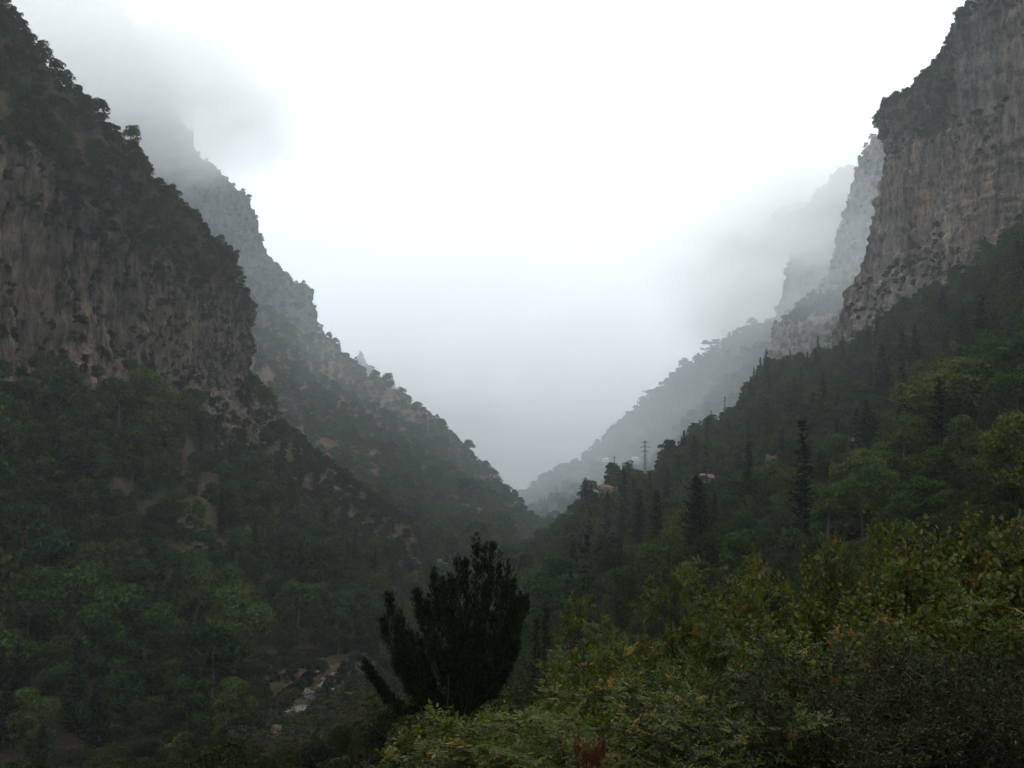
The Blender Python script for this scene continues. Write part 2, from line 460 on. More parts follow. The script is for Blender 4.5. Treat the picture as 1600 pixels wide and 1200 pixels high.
t3 = [(560, 1070, 115, 0.2), (660, 1060, 118, 0.2), (770, 1025, 112, 0.0), (880, 985, 105, 0.0), (970, 955, 100, 0.0), (1055, 925, 96, 0.0), (1130, 895, 96, 0.0), (1200, 870, 98, 0.0), (1260, 850, 98, 0.0), (1370, 800, 92, 0.0), (1470, 760, 82, 0.0), (1580, 710, 72, 0.0), (1690, 655, 62, 0.0), (1820, 590, 54, 0.0), (1980, 520, 46, 0.0)]
t4 = [(470, 1130, 92, 0.3), (560, 1170, 75, 0.1), (690, 1150, 62, 0.0), (830, 1110, 55, 0.0), (940, 1075, 52, 0.0), (1040, 1045, 50, 0.0), (1125, 1010, 50, 0.0), (1205, 980, 50, 0.0), (1275, 950, 50, 0.0), (1390, 900, 47, 0.0), (1495, 860, 43, 0.0), (1600, 815, 38, 0.0), (1710, 770, 34, 0.0), (1840, 720, 30, 0.0), (1990, 670, 26, 0.0)]
xs = np.linspace(-20, 16, 15)
n1 = [('w', x * 1.1, 20.0, -7.9 + 0.2 * x, 0.0) for x in xs]
n2 = [('w', x, 9.0, -4.7 + 0.2 * x, 0.0) for x in xs]
n3 = [('w', x * 0.9, 2.6, -2.3 + 0.08 * x, 0.0) for x in xs]
n4 = [('w', x * 0.9, -6.0, -1.65 + 0.03 * x, 0.0) for x in xs]
rows = [[back(p, 25, 70, -10) for p in top], top, t1, t2, t3, t4, n1, n2, n3, n4]
for r, (ddx, ddz) in zip(rows, [(-60, -6)] * 5 + [(-30, -6), (-12, -5), (-12, -5), (-12, -4), (-12, -4)]):   # carry it under the stream bed
    q = np.array(r[0][1:4]) if r[0][0] == 'w' else px(*r[0][:2], far(r[0][2]))
    r.insert(0, ('w', q[0] + ddx, q[1], q[2] + ddz, 0.0))
sheet('hillside', rows, 420, 400, M['ground'], (1.0, 0.5), 'wooded slope below the reddish cliff', 1.0, 4.0, wr=[.2, .35, .4, .4, .4, .4, .5, .4, .3][:len(rows) - 1])
# terrain closer than 25 m keeps quiet under the camera

# --- great eastern cliff
e0 = [(1372, 172, 352), (1400, 158, 347), (1440, 128, 338), (1488, 78, 322), (1500, 28, 316), (1535, -4, 305), (1610, -70, 280), (1760, -190, 240), (1950, -380, 200)]
e1 = [(1371, 205, 352), (1402, 200, 346), (1445, 190, 337), (1490, 165, 321), (1515, 100, 311), (1550, 70, 301), (1620, 20, 276), (1765, -60, 237), (1950, -200, 197)]
e2 = [(1383, 235, 350), (1408, 240, 344), (1448, 240, 334), (1492, 225, 318), (1525, 190, 307), (1560, 165, 297), (1630, 130, 272), (1770, 60, 234), (1950, -40, 195)]
e3 = [(1370, 315, 351), (1402, 320, 344), (1445, 325, 333), (1490, 315, 317), (1528, 290, 305), (1565, 265, 294), (1635, 230, 270), (1775, 160, 232), (1950, 60, 193)]
e4 = [(1352, 410, 353), (1390, 415, 344), (1438, 405, 331), (1488, 385, 315), (1530, 360, 302), (1570, 335, 291), (1640, 300, 267), (1780, 230, 230), (1950, 120, 191)]
e5 = [(1318, 480, 355), (1365, 480, 342), (1425, 465, 326), (1484, 435, 310), (1530, 405, 297), (1575, 375, 286), (1645, 340, 263), (1785, 270, 227), (1950, 160, 189)]
e6 = [(1288, 590, 356), (1345, 575, 338), (1415, 545, 320), (1480, 505, 303), (1532, 470, 290), (1580, 430, 279), (1650, 390, 258), (1790, 320, 223), (1950, 210, 186)]
rows = []
for r, rk in ((e0, (.55, .2, .1, .2, .8, .6, .6, .6, .6)), (e1, (.9, .4, .3, .5, 1, 1, 1, 1, 1)), (e2, (1,) * 9), (e3, (1,) * 9), (e4, (1,) * 9), (e5, (.9,) * 9), (e6, (.8,) * 9)):
    rows.append([(*p, k) for p, k in zip(r, rk)])
rows.insert(0, [back(p, 30, 25, 6) for p in e0])
rows.insert(0, [back(p, 120, 60, -30) for p in e0])
for r in rows:                                                       # its end wall turns away from the gorge
    q = np.array(r[0][1:4]) if r[0][0] == 'w' else px(*r[0][:2], far(r[0][2]))
    r.insert(0, ('w', q[0] + 14, q[1] + 18, q[2] - 2, 0.8))
    r.insert(0, ('w', q[0] + 70, q[1] + 60, q[2] - 6, 0.8))
sheet('cliff_east', rows, 380, 330, M['east'], (2.0, 0.8), 'tall reddish limestone cliff with bedded ledges', 1.7, 6.0, bed_amp=0.32, lump_amp=0.7)

# --- second eastern cliff and its lower bluff
lf = [(1378, 205, 600), (1345, 243, 597), (1334, 285, 594), (1318, 335, 590), (1303, 392, 584), (1287, 438, 575), (1243, 486, 540), (1206, 520, 510), (1207, 578, 495), (1195, 650, 470)]
rows = []
for k, (u, v, d) in enumerate(lf):
    rk = 0.35 if k in (6,) else (0.1 if k == 9 else 1.0)
    w = 60 if k < 6 else 75
    q = px(u, v, far(d))
    rows.append([('w', q[0] + 90, q[1] + 120, q[2] - 4, rk), ('w', q[0] + 12, q[1] + 22, q[2] - 1, rk), (u, v, d, rk), (u + w * 0.5, v - 6, d - 14, rk), (u + w, v - 10, d - 34, rk), (u + w * 1.7, v - 16, d - 60, rk), (u + w * 2.6, v - 24, d - 85, rk)])
rows.insert(0, [('w', *(np.array(p[1:4]) if p[0] == 'w' else px(*p[:2], far(p[2]))) + np.array([50, 30, 4]), 0.3) for p in rows[0]])
sheet('cliff_second', rows, 240, 170, M['east'], (2.0, 0.8), 'hazy second cliff with a reddish bluff at its foot', 2.8, 7.0, 0.65)

# --- third and fourth cliffs, in the cloud
for nm, lf, dw, lab in (('cliff_third', [(1345, 262, 760), (1262, 318, 757), (1238, 362, 752), (1226, 425, 745), (1214, 500, 735), (1212, 560, 720)], 120, 'pale third cliff half lost in cloud'),
                        ('cliff_fourth', [(1215, 335, 980), (1165, 425, 975), (1133, 478, 965), (1131, 545, 950), (1120, 600, 930)], 130, 'faint fourth cliff wrapped in cloud')):
    rows = []
    for k, (u, v, d) in enumerate(lf):
        q = px(u, v, far(d))
        rows.append([('w', q[0] + 120, q[1] + 220, q[2] - 4, 1), (u, v, d, 1), (u + dw * 0.5, v - 12, d - 25, 1), (u + dw, v - 22, d - 70, 1), (u + dw * 2, v - 40, d - 130, 1)])
    rows.insert(0, [('w', *(np.array(p[1:4]) if p[0] == 'w' else px(*p[:2], far(p[2]))) + np.array([80, 60, 8]), 0.3) for p in rows[0]])
    sheet(nm, rows, 120, 100, M['east'], (5.0, 2.0), lab, 6.0, 12.0, 0.5)

# --- far eastern forest slope, with the skyline pines
h0 = [(1330, 440, 690), (1225, 505, 690), (1170, 522, 700), (1128, 545, 705), (1065, 592, 710), (1015, 632, 712), (965, 675, 710), (925, 706, 706), (870, 742, 700), (825, 775, 690), (790, 802, 670)]
h1 = [(1330, 520, 600), (1225, 560, 600), (1175, 580, 610), (1130, 605, 615), (1075, 645, 620), (1030, 680, 622), (985, 715, 622), (945, 740, 618), (890, 770, 610), (845, 798, 600), (810, 820, 590)]
h2 = [(1330, 620, 510), (1230, 640, 510), (1180, 660, 515), (1135, 685, 520), (1085, 715, 525), (1045, 742, 528), (1000, 768, 528), (965, 790, 525), (915, 812, 518), (870, 830, 505), (830, 845, 490)]
h3 = [(1330, 720, 420), (1230, 740, 420), (1180, 755, 420), (1135, 775, 422), (1090, 795, 425), (1050, 810, 425), (1005, 830, 425), (970, 845, 420), (920, 860, 410), (870, 870, 400), (825, 880, 385)]
rows = [[(*p, 0.05) for p in r] for r in (h0, h1, h2, h3)]
rows.insert(0, [back((*p, 0), 20, 90, -30) for p in h0])
for r in rows:
    q = np.array(r[-1][1:4]) if r[-1][0] == 'w' else px(*r[-1][:2], far(r[-1][2]))
    r.append(('w', q[0] - 50, q[1], q[2] - 12, 0))
sheet('hillside_far', rows, 200, 280, M['ground'], (8.0, 3.2), 'far forested slope in haze below the cliffs', 2.5, 8.0, 0.4)

# --- third western spur, the dim ridge closing the gorge and the ground out to the horizon
k0 = [(560, 560, 1050), (640, 640, 1000), (700, 690, 960), (752, 735, 915), (800, 778, 860), (850, 800, 780)]
rows = [[back((*p, 0), -30, 120, -50) for p in k0], [(*p, 0.1) for p in k0], [(u - 10, v + 60, d - 120, 0.1) for u, v, d in k0], [(u + 10, v + 160, d - 330, 0) for u, v, d in k0]]
sheet('hillside_dim', rows, 110, 130, M['spur'], (14, 6), 'dim spur behind the far western one', 2, 9, 0.7)
m0 = [(-300, 500), (100, 540), (350, 570), (560, 600), (700, 635), (850, 660), (1000, 650), (1150, 610), (1350, 540), (1900, 450)]
rows = [[back((u, v, 1750, 0), 0, 500, -250) for u, v in m0], [(u, v, 1750, 0.1) for u, v in m0], [(u, 0.5 * v + 340, 1550, 0.05) for u, v in m0], [(u, 750 + 0.03 * v, 1350, 0) for u, v in m0], [(u, 860, 1150, 0) for u, v in m0]]
sheet('mountain', rows, 120, 160, M['woods'], (30, 12), 'faint mountain closing the end of the gorge', 10, 30, 0.3)
Z0 = -620.0
gv = np.array([(-7200, -7200, Z0), (7200, -7200, Z0), (7200, 7200, Z0), (-7200, 7200, Z0)], float)
tag(obj('ground', mesh_of('ground', gv, np.array([[0, 1, 2, 3]]), [M['ground']])), 'low ground far below the gorge', None, None, 'structure')

# depth picture of the terrain (4-px cells), for standing things on it and telling what is hidden
ZB = np.full((300, 400), 1e9)
for s in SHEETS.values():
    P = s['P']
    dense = [P, (P[1:] + P[:-1]) / 2]
    for Q in dense:
        for Q2 in (Q, (Q[:, 1:] + Q[:, :-1]) / 2):
            u, v, d = to_px(Q2.reshape(-1, 3))
            ok = (d > 1) & (u >= 0) & (u < 1600) & (v >= 0) & (v < 1200)
            np.minimum.at(ZB, ((v[ok] / 4).astype(int), (u[ok] / 4).astype(int)), d[ok])

def ground_at(u, v):
    """the terrain point seen at a pixel"""
    d = ZB[int(np.clip(v, 0, 1199) / 4), int(np.clip(u, 0, 1599) / 4)]
    return px(u, v, d), d
# ------------------------------------------------------------------ plant builders
def tube(path, radii, sides=6):
    """tapered tube along path -> verts, quads"""
    path = np.asarray(path, float)
    n = len(path)
    t = np.gradient(path, axis=0)
    t /= np.maximum(1e-9, np.linalg.norm(t, axis=1))[:, None]
    ref = np.where(np.abs(t[:, 2:3]) > 0.9, np.array([[1.0, 0, 0]]), np.array([[0, 0, 1.0]]))
    a = np.cross(t, ref); a /= np.linalg.norm(a, axis=1)[:, None]
    b = np.cross(t, a)
    ang = np.linspace(0, 2 * np.pi, sides, endpoint=False)
    V = path[:, None, :] + np.asarray(radii)[:, None, None] * (np.cos(ang)[None, :, None] * a[:, None, :] + np.sin(ang)[None, :, None] * b[:, None, :])
    idx = np.arange(n * sides).reshape(n, sides)
    nx = np.roll(idx, -1, axis=1)
    Q = np.stack([idx[:-1], nx[:-1], nx[1:], idx[1:]], -1).reshape(-1, 4)
    return V.reshape(-1, 3), Q

def join(parts):
    V, Q, k = [], [], 0
    for v, q in parts:
        V.append(v); Q.append(np.asarray(q) + k); k += len(v)
    return np.concatenate(V), np.concatenate(Q)

def unit(a):
    return a / np.maximum(1e-9, np.linalg.norm(a, axis=-1, keepdims=True))

def leaf_quads(C, N, size, g, aspect=0.6, up=0.0):
    """one leaf face per centre, facing roughly N"""
    n = len(C)
    N = unit(N + g.normal(size=(n, 3)) * 0.55)
    t = g.normal(size=(n, 3)) + np.array([0, 0, up])
    t = unit(t - (t * N).sum(1)[:, None] * N)
    b = np.cross(N, t)
    s = (size * g.uniform(0.6, 1.35, n))[:, None]
    w = s * aspect
    bend = N * s * 0.18
    V = np.stack([C - t * s * 0.5, C + b * w * 0.5 - bend * 0, C + t * s * 0.5 - bend, C - b * w * 0.5 - bend * 0.4], 1).reshape(-1, 3)
    Q = np.arange(4 * n).reshape(n, 4)
    return V, Q

def clumpy_crown(g, r, h, z0, n_clump, n_leaf, leaf, lean=0.0, dome=False):
    """leaf faces over a heap of uneven clumps, gaps between them"""
    th = g.uniform(0, 2 * np.pi, n_clump)
    zz = g.uniform(0.05, 1, n_clump) ** 0.8
    prof = np.sqrt(np.clip(1 - (0.93 * zz) ** 2, 0, 1)) if dome else np.sin((0.12 + 0.83 * zz ** 0.9) * np.pi) ** 0.7
    rr = r * prof * g.uniform(0.35, 0.85, n_clump)
    C = np.stack([rr * np.cos(th) + lean * zz, rr * np.sin(th), z0 + h * (zz * 0.88 + 0.04)], 1)
    cr = r * g.uniform(0.22, 0.46, n_clump)
    w = cr ** 2; w /= w.sum()
    k = g.choice(n_clump, n_leaf, p=w)
    D = unit(g.normal(size=(n_leaf, 3)))
    D[:, 2] = np.where(D[:, 2] < -0.5, -D[:, 2], D[:, 2])
    rad = cr[k] * g.uniform(0.55, 1.08, n_leaf) ** 0.6
    P = C[k] + D * rad[:, None] * np.array([1, 1, 0.82])
    return leaf_quads(P, D, leaf, g)

def broadleaf(seed, r=1.0, leaf=0.075, n_leaf=1700, slim=1.0):
    """a tree of height 1: trunk with limbs, and a crown"""
    g = np.random.default_rng(seed)
    z0 = g.uniform(0.0, 0.08)
    rad = 0.41 * r * slim
    V, Q = clumpy_crown(g, rad, 1 - z0, z0, g.integers(16, 26), n_leaf, leaf, g.uniform(-0.08, 0.08))
    parts = []
    k = 7
    zs = np.linspace(-0.06, 0.72, k)
    wob = np.cumsum(g.normal(size=(k, 2)) * 0.012, axis=0)
    parts.append(tube(np.c_[wob, zs], np.linspace(0.03, 0.007, k), 6))
    for i in range(6):
        a = g.uniform(0, 6.28); j = g.integers(2, k - 1)
        s = np.array([*wob[j], zs[j]]); L = rad * g.uniform(0.6, 0.95)
        e = s + np.array([L * math.cos(a), L * math.sin(a), g.uniform(0.1, 0.28)])
        parts.append(tube(np.stack([s, s * 0.5 + e * 0.5 + [0, 0, -0.02], e]), [0.012, 0.008, 0.003], 4))
    return (V, Q), join(parts)

def scrub(seed, n_leaf=1100, leaf=0.12):
    """a bush of height 1, about 1.5 wide"""
    g = np.random.default_rng(seed)
    V, Q = clumpy_crown(g, 0.62, 1.0, -0.12, g.integers(14, 22), n_leaf, leaf, 0.0, True)
    parts = []
    for i in range(5):
        a = g.uniform(0, 6.28); L = g.uniform(0.25, 0.5)
        e = np.array([L * math.cos(a), L * math.sin(a), g.uniform(0.45, 0.8)])
        parts.append(tube(np.stack([[0, 0, -0.12], e * [0.35, 0.35, 0.5], e]), [0.03, 0.02, 0.008], 4))
    return (V, Q), join(parts)

def conifer(seed, width=0.13, levels=44, per=5, droop=0.1, sparse=0.0, bare=0.06):
    """a fir or cypress of height 1 with whorled boughs and a spire"""
    g = np.random.default_rng(seed)
    C, N, T, S = [], [], [], []
    boughs = []
    for i in range(levels):
        z = bare + (0.985 - bare) * (i / levels) ** 0.95
        if g.random() < sparse: continue
        for j in range(per):
            if g.random() < sparse * 0.7: continue
            a = g.uniform(0, 6.28)
            L = width * (1 - z) ** 0.75 * g.uniform(0.45, 1.15) + 0.012
            if g.random() < 0.03 + 0.05 * sparse: L *= 1.5
            d = np.array([math.cos(a), math.sin(a), 0])
            rise = 0.45 - droop * 4 + g.uniform(-0.15, 0.15)
            n = max(2, int(L / 0.016))
            t = (np.arange(n) + 0.6) / n
            p = d[None, :] * (L * t)[:, None] + np.stack([0 * t, 0 * t, z + L * (rise * t - 0.35 * t * (1 - t))], 1)
            C.append(p + g.normal(size=(n, 3)) * 0.004)
            T.append(np.repeat((d + [0, 0, rise * 0.7])[None], n, 0) + g.normal(size=(n, 3)) * 0.45)
            S.append((0.030 + 0.02 * (1 - t)) * g.uniform(0.8, 1.2, n))
            if i % 3 == 0 and j == 0: boughs.append(tube(np.stack([[0, 0, z], p[-1]]), [0.004, 0.0015], 3))
    C, T, S = np.concatenate(C), unit(np.concatenate(T)), np.concatenate(S)
    n = len(C)
    N = unit(g.normal(size=(n, 3)) + [0, 0, 0.6])
    b = unit(np.cross(N, T))
    s = S[:, None]
    V = np.stack([C - T * s * 0.4, C + b * s * 0.26, C + T * s * 0.7, C - b * s * 0.26], 1).reshape(-1, 3)
    Q = np.arange(4 * n).reshape(n, 4)
    zs = np.linspace(-0.04, 1.0, 8)
    trunk = join([tube(np.c_[g.normal(size=(8, 2)) * 0.0015, zs], np.linspace(0.016, 0.0015, 8), 6)] + boughs)
    return (V, Q), trunk

def umbrella_pine(seed, n_leaf=900):
    g = np.random.default_rng(seed)
    parts, C, D = [], [], []
    zs = np.linspace(-0.05, 0.75, 6)
    wob = np.cumsum(g.normal(size=(6, 2)) * 0.025, axis=0)
    parts.append(tube(np.c_[wob, zs], np.linspace(0.032, 0.014, 6), 6))
    for i in range(8):
        a = i * 0.785 + g.uniform(-0.4, 0.4); L = g.uniform(0.15, 0.42)
        s = np.array([*wob[4], g.uniform(0.5, 0.68)])
        e = np.array([wob[5][0] + L * math.cos(a), wob[5][1] + L * math.sin(a), g.uniform(0.72, 0.93)])
        parts.append(tube(np.stack([s, (s + e) / 2 + [0, 0, -0.03], e]), [0.012, 0.008, 0.004], 4))
        m = n_leaf // 8
        d = unit(g.normal(size=(m, 3)))
        C.append(e + d * np.array([0.15, 0.15, 0.06]) * g.uniform(0.5, 1.1, (m, 1)))
        D.append(d + [0, 0, 0.5])
    return leaf_quads(np.concatenate(C), np.concatenate(D), 0.07, g, 0.5), join(parts)

def plant_meshes(kind, builder, args, leaf_m, wood_m, part=('crown', 'trunk')):
    out = []
    for a in args:
        (V, Q), (tv, tq) = builder(*a[0:1], **(a[1] if len(a) > 1 else {}))
        out.append((mesh_of(part[0], V, Q, [leaf_m]), mesh_of(part[1], tv, tq, [wood_m], smooth=True)))
    return out

TREES = plant_meshes('tree', broadleaf, [(11,), (12, dict(slim=0.8)), (13, dict(slim=1.15)), (14, dict(slim=1.0)), (15, dict(slim=0.9)), (16, dict(slim=1.25)), (17, dict(slim=0.55)), (18, dict(slim=0.68)), (19, dict(slim=1.1, n_leaf=1000))], M['leaf'], M['bark'])
BIG = plant_meshes('tree', broadleaf, [(21, dict(leaf=0.045, n_leaf=5200)), (22, dict(leaf=0.045, n_leaf=5200, slim=1.2)), (23, dict(leaf=0.045, n_leaf=5200, slim=0.85))], M['leaf'], M['bark'])
SCRUB = plant_meshes('scrub', scrub, [(31,), (32,), (33,), (34,), (35,)], M['scrub'], M['bark'], ('foliage', 'stem'))
CONES = plant_meshes('conifer', conifer, [(41, dict(width=0.15)), (42, dict(width=0.10)), (43, dict(width=0.19, droop=0.06)), (44, dict(width=0.12, sparse=0.35))], M['needle'], M['bark_dark'])
FIR = plant_meshes('conifer', conifer, [(51, dict(width=0.30, levels=60, per=7, droop=0.02, bare=0.04)), (52, dict(width=0.105, levels=60, per=5, sparse=0.28, droop=0.13)), (53, dict(width=0.17, levels=50, per=5, sparse=0.35))], M['needle'], M['bark_dark'])
FINE = plant_meshes('scrub', scrub, [(36, dict(n_leaf=6500, leaf=0.045)), (37, dict(n_leaf=6500, leaf=0.045))], M['scrub'], M['bark'], ('foliage', 'stem'))
SCRUB = SCRUB + FINE
PALE = []
for c_, t_ in BIG:
    c2 = c_.copy(); c2.materials[0] = M['leaf_pale']; PALE.append((c2, t_))
PINES = plant_meshes('pine', umbrella_pine, [(61,), (62,), (63,)], M['needle'], M['bark_dark'])

def plant(name, meshes, loc, size, rz, label, cat, group=None, sx=1.0, parts=('crown', 'trunk')):
    root = empty(name, loc, rz, (size * sx, size * sx, size))
    for pn, me in zip(parts, meshes): obj(pn, me, root)
    return tag(root, label, cat, group)

# ------------------------------------------------------------------ scattering over the slopes
FG = [(560, 1200), (640, 1120), (760, 1060), (860, 1000), (960, 950), (1060, 895), (1150, 870), (1260, 890), (1360, 850), (1450, 815), (1600, 800)]   # crest of the shrubs by the camera

def behind_shrubs(u, v):
    return v > np.interp(u, [p[0] for p in FG], [p[1] for p in FG], left=2000)

SPOTS = []          # (kind, sheet, point, size, u, v, d, zone)

def scatter(name, spacing, pick, keep=None, seed=0, margin=160, near=30):
    g = np.random.default_rng(seed)
    s = SHEETS[name]
    P, N, rk = s['P'], s['N'], s['rock']
    a = np.linalg.norm(np.cross(P[1:, :-1] - P[:-1, :-1], P[:-1, 1:] - P[:-1, :-1]), axis=2)
    cell = 0.25 * (P[1:, 1:] + P[1:, :-1] + P[:-1, 1:] + P[:-1, :-1])
    u, v, d = to_px(cell.reshape(-1, 3))
    inside = (d > near) & (u > -margin) & (u < 1600 + margin) & (v > -margin) & (v < 1200 + margin)
    w = a.ravel() * inside
    tot = w.sum()
    n = int(tot / spacing ** 2 * 4.0)
    if n < 1: return
    pick_i = g.choice(len(w), n, p=w / tot)
    pts = cell.reshape(-1, 3)[pick_i]
    ro = rk[:-1, :-1].ravel()[pick_i]
    nz = np.abs(N[:-1, :-1, 2].ravel()[pick_i])
    uu, vv, dd = u[pick_i], v[pick_i], d[pick_i]
    clear = fbm(pts / 30.0 + 3.3, 4)
    grid = {}
    for i in range(n):
        r = pick(g, pts[i], ro[i], nz[i], uu[i], vv[i], dd[i], clear[i])
        if r is None: continue
        kind, size, gap = r
        key = (int(pts[i, 0] // spacing), int(pts[i, 1] // spacing), int(pts[i, 2] // spacing))
        bad = False
        for ax in (-1, 0, 1):
            for ay in (-1, 0, 1):
                for az in (-1, 0, 1):
                    for (q, gp) in grid.get((key[0] + ax, key[1] + ay, key[2] + az), ()):
                        if ((q - pts[i]) ** 2).sum() < (0.5 * (gp + gap)) ** 2: bad = True; break
        if bad: continue
        grid.setdefault(key, []).append((pts[i], gap))
        SPOTS.append((kind, name, pts[i], size, uu[i], vv[i], dd[i]))

def p_west(g, p, ro, nz, u, v, d, cl):
    if 395 < u < 590 and 1020 < v < 1330:
        if abs((u - 522) * 0.77 + (v - 1048) * 0.64) < 12: return None
        return 'scrub', g.uniform(0.9, 1.7) * (0.8 if d < 70 else 1), 1.2
    crest = v < np.interp(u, [-330, 0, 140, 300, 386], [300, 330, 400, 480, 560])
    if ro > 0.55:
        if crest and g.random() < 0.6: return 'scrub', g.uniform(1.6, 3.4), 2.6
        if cl < 0.05 or g.random() > 0.45: return None
        return 'scrub', g.uniform(1.0, 2.6), 2.4
    if crest:
        if cl > 0.7 and g.random() < 0.6: return None
        if g.random() < 0.22: return 'tree', g.uniform(3.5, 6.0), 3.0
        return 'scrub', g.uniform(1.8, 4.2), 2.3
    if u > 280 and v < 880 and cl > 0.05 and g.random() < 0.78: return None
    if ro > 0.3 and cl > 0.1 and g.random() < 0.5: return None
    x = g.random()
    if u > 430 and d > 225: return 'scrub', g.uniform(1.8, 3.6), 2.6
    if x < 0.08: return 'cone', g.uniform(6, 11), 3.0
    if x < 0.68: return 'tree', (3.8 + 8.0 * g.random() ** 1.6) * (0.8 if d > 190 else 1.0), 3.5
    return 'scrub', g.uniform(2.2, 4.6), 2.5
scatter('cliff_west', 3.2, p_west, seed=1)

def p_spur(g, p, ro, nz, u, v, d, cl):
    if ro > 0.55:
        if nz < 0.22 or cl < -0.1 or g.random() > 0.6: return None
        return 'scrub', g.uniform(3, 6.5), 7.0
    low = smooth01(np.array([v]), 600, 800)[0]
    if cl > 0.16 + 0.5 * low and g.random() < 0.84: return None
    if g.random() < 0.15 + 0.4 * low: return 'tree', g.uniform(8.0, 14), 7.6
    return 'scrub', g.uniform(4, 8.0), 6.4
scatter('cliff_far_west', 7.4, p_spur, seed=2)

OPEN = [(1272, 1356, 688, 722), (1190, 1218, 722, 764), (888, 920, 825, 862), (1085, 1150, 745, 775), (1208, 1240, 805, 835), (985, 1030, 735, 770), (925, 975, 765, 800)]   # room in front of boulders, scars and the pylon
def p_east(g, p, ro, nz, u, v, d, cl):
    if any(a < u < b and c < v < e for a, b, c, e in OPEN): return ('scrub', g.uniform(0.8, 1.5), 1.6) if g.random() < 0.5 else None
    if 395 < u < 590 and 1020 < v < 1330:
        if abs((u - 522) * 0.77 + (v - 1048) * 0.64) < 12: return None
        return 'scrub', g.uniform(0.9, 1.7) * (0.8 if d < 70 else 1), 1.2
    if d < 70: return ('scrub', g.uniform(1.2, 2.2), 1.8) if d > 17 else None
    if u < 640 and d < 95: return 'scrub', g.uniform(1.2, 2.4), 1.9
    if ro > 0.5 and g.random() < 0.7: return None
    if cl > 0.42 and g.random() < 0.8: return None
    near_lean = 1.0 if d > 90 else 0.75
    x = g.random()
    if d < 130 and 900 < u and x < 0.05: x = 0.5
    if x < 0.085 and u > 880: return 'cone', g.uniform(5.5, 12.5), 3.0
    if x < 0.42: return 'tree', g.uniform(3.6, 7.5) * near_lean, 3.4
    return 'scrub', g.uniform(1.6, 3.8) * near_lean, 2.4
scatter('hillside', 3.1, p_east, seed=3, near=17)

def p_cliff(g, p, ro, nz, u, v, d, cl):
    top = v < np.interp(u, [1370, 1480, 1500, 1600], [225, 215, 60, 0])
    if top and nz > 0.1 and g.random() < (0.9 if u < 1500 else 0.5): return 'scrub', g.uniform(1.8, 4.0), 2.4
    if nz > 0.42 and cl > 0.15 and g.random() < 0.6: return 'scrub', g.uniform(1.2, 3.2), 2.4
    if cl > 0.4 and g.random() < 0.2: return 'scrub', g.uniform(1.0, 2.2), 2.6
    return None
scatter('cliff_east', 2.8, p_cliff, seed=4)

def p_cliff2(g, p, ro, nz, u, v, d, cl):
    if ro < 0.5 and g.random() < 0.8: return 'scrub', g.uniform(3.0, 7), 4.5
    if nz > 0.4 and cl > 0 and g.random() < 0.6: return 'scrub', g.uniform(2.4, 5.0), 5
    return None
scatter('cliff_second', 5, p_cliff2, seed=5)

def p_far(g, p, ro, nz, u, v, d, cl):
    if 930 < u < 1006 and 716 < v < 740: return None
    if cl > 0.38 and g.random() < 0.8: return None
    x = g.random()
    if x < 0.04: return 'cone', g.uniform(11, 18), 7
    if x < 0.45: return 'tree', g.uniform(8, 15), 7.8
    return 'scrub', g.uniform(4, 8), 6.4
scatter('hillside_far', 7.6, p_far, seed=6)
scatter('hillside_dim', 14.0, lambda *a: ('tree', a[0].uniform(10, 17), 11.0), seed=7)

# which of them show, and how large
seen = []
for k, (kind, sh, p, size, u, v, d) in enumerate(SPOTS):
    tu, tv, td = (float(x[0]) for x in to_px(p + np.array([0, 0, 0.75 * size])))
    ok = 0 <= tu < 1600 and 0 <= tv < 1200 and td < ZB[int(tv / 4), int(tu / 4)] + 6 and not behind_shrubs(tu, tv)
    seen.append(size / td * (1.0 if ok else 0.0))
seen = np.array(seen)
LABELS = {
    ('tree', 'cliff_west'): ('green round-crowned tree in the forest below the streaked ochre cliff', 'trees of the forest below the ochre cliff'),
    ('tree', 'crest'): ('small tree among the scrub above the streaked ochre cliff', 'small trees above the ochre cliff'),
    ('tree', 'cliff_far_west'): ('hazy tree on the far spur with brown clearings', 'trees on the far spur'),
    ('tree', 'hillside'): ('leafy tree on the slope below the tall reddish cliff', 'leafy trees below the reddish cliff'),
    ('tree', 'hillside_far'): ('pale hazy tree on the far slope under the cloud-wrapped cliffs', 'trees of the far hazy slope'),
    ('scrub', 'cliff_west'): ('low dark bush between trees below the streaked ochre cliff', 'bushes in the forest below the ochre cliff'),
    ('scrub', 'crest'): ('dark bush clinging to the rocks of the streaked ochre cliff or its crest', 'bushes on the ochre cliff'),
    ('scrub', 'cliff_far_west'): ('small hazy bush on the far spur with brown clearings', 'bushes on the far spur'),
    ('scrub', 'hillside'): ('low bush on the slope below the tall reddish cliff', 'bushes below the reddish cliff'),
    ('scrub', 'cliff_east'): ('bush clinging to a ledge of the tall reddish cliff', 'bushes on the reddish cliff'),
    ('scrub', 'cliff_second'): ('hazy bush on the second cliff with the reddish bluff', 'bushes on the second cliff'),
    ('scrub', 'hillside_far'): ('pale bush on the far slope under the cloud-wrapped cliffs', 'bushes of the far hazy slope'),
    ('cone', 'cliff_west'): ('dark pointed conifer in the forest below the streaked ochre cliff', 'conifers below the ochre cliff'),
    ('cone', 'hillside'): ('dark narrow conifer on the slope below the tall reddish cliff', 'conifers below the reddish cliff'),
    ('cone', 'hillside_far'): ('pale pointed conifer on the far slope under the cloud-wrapped cliffs', 'conifers of the far hazy slope'),
}
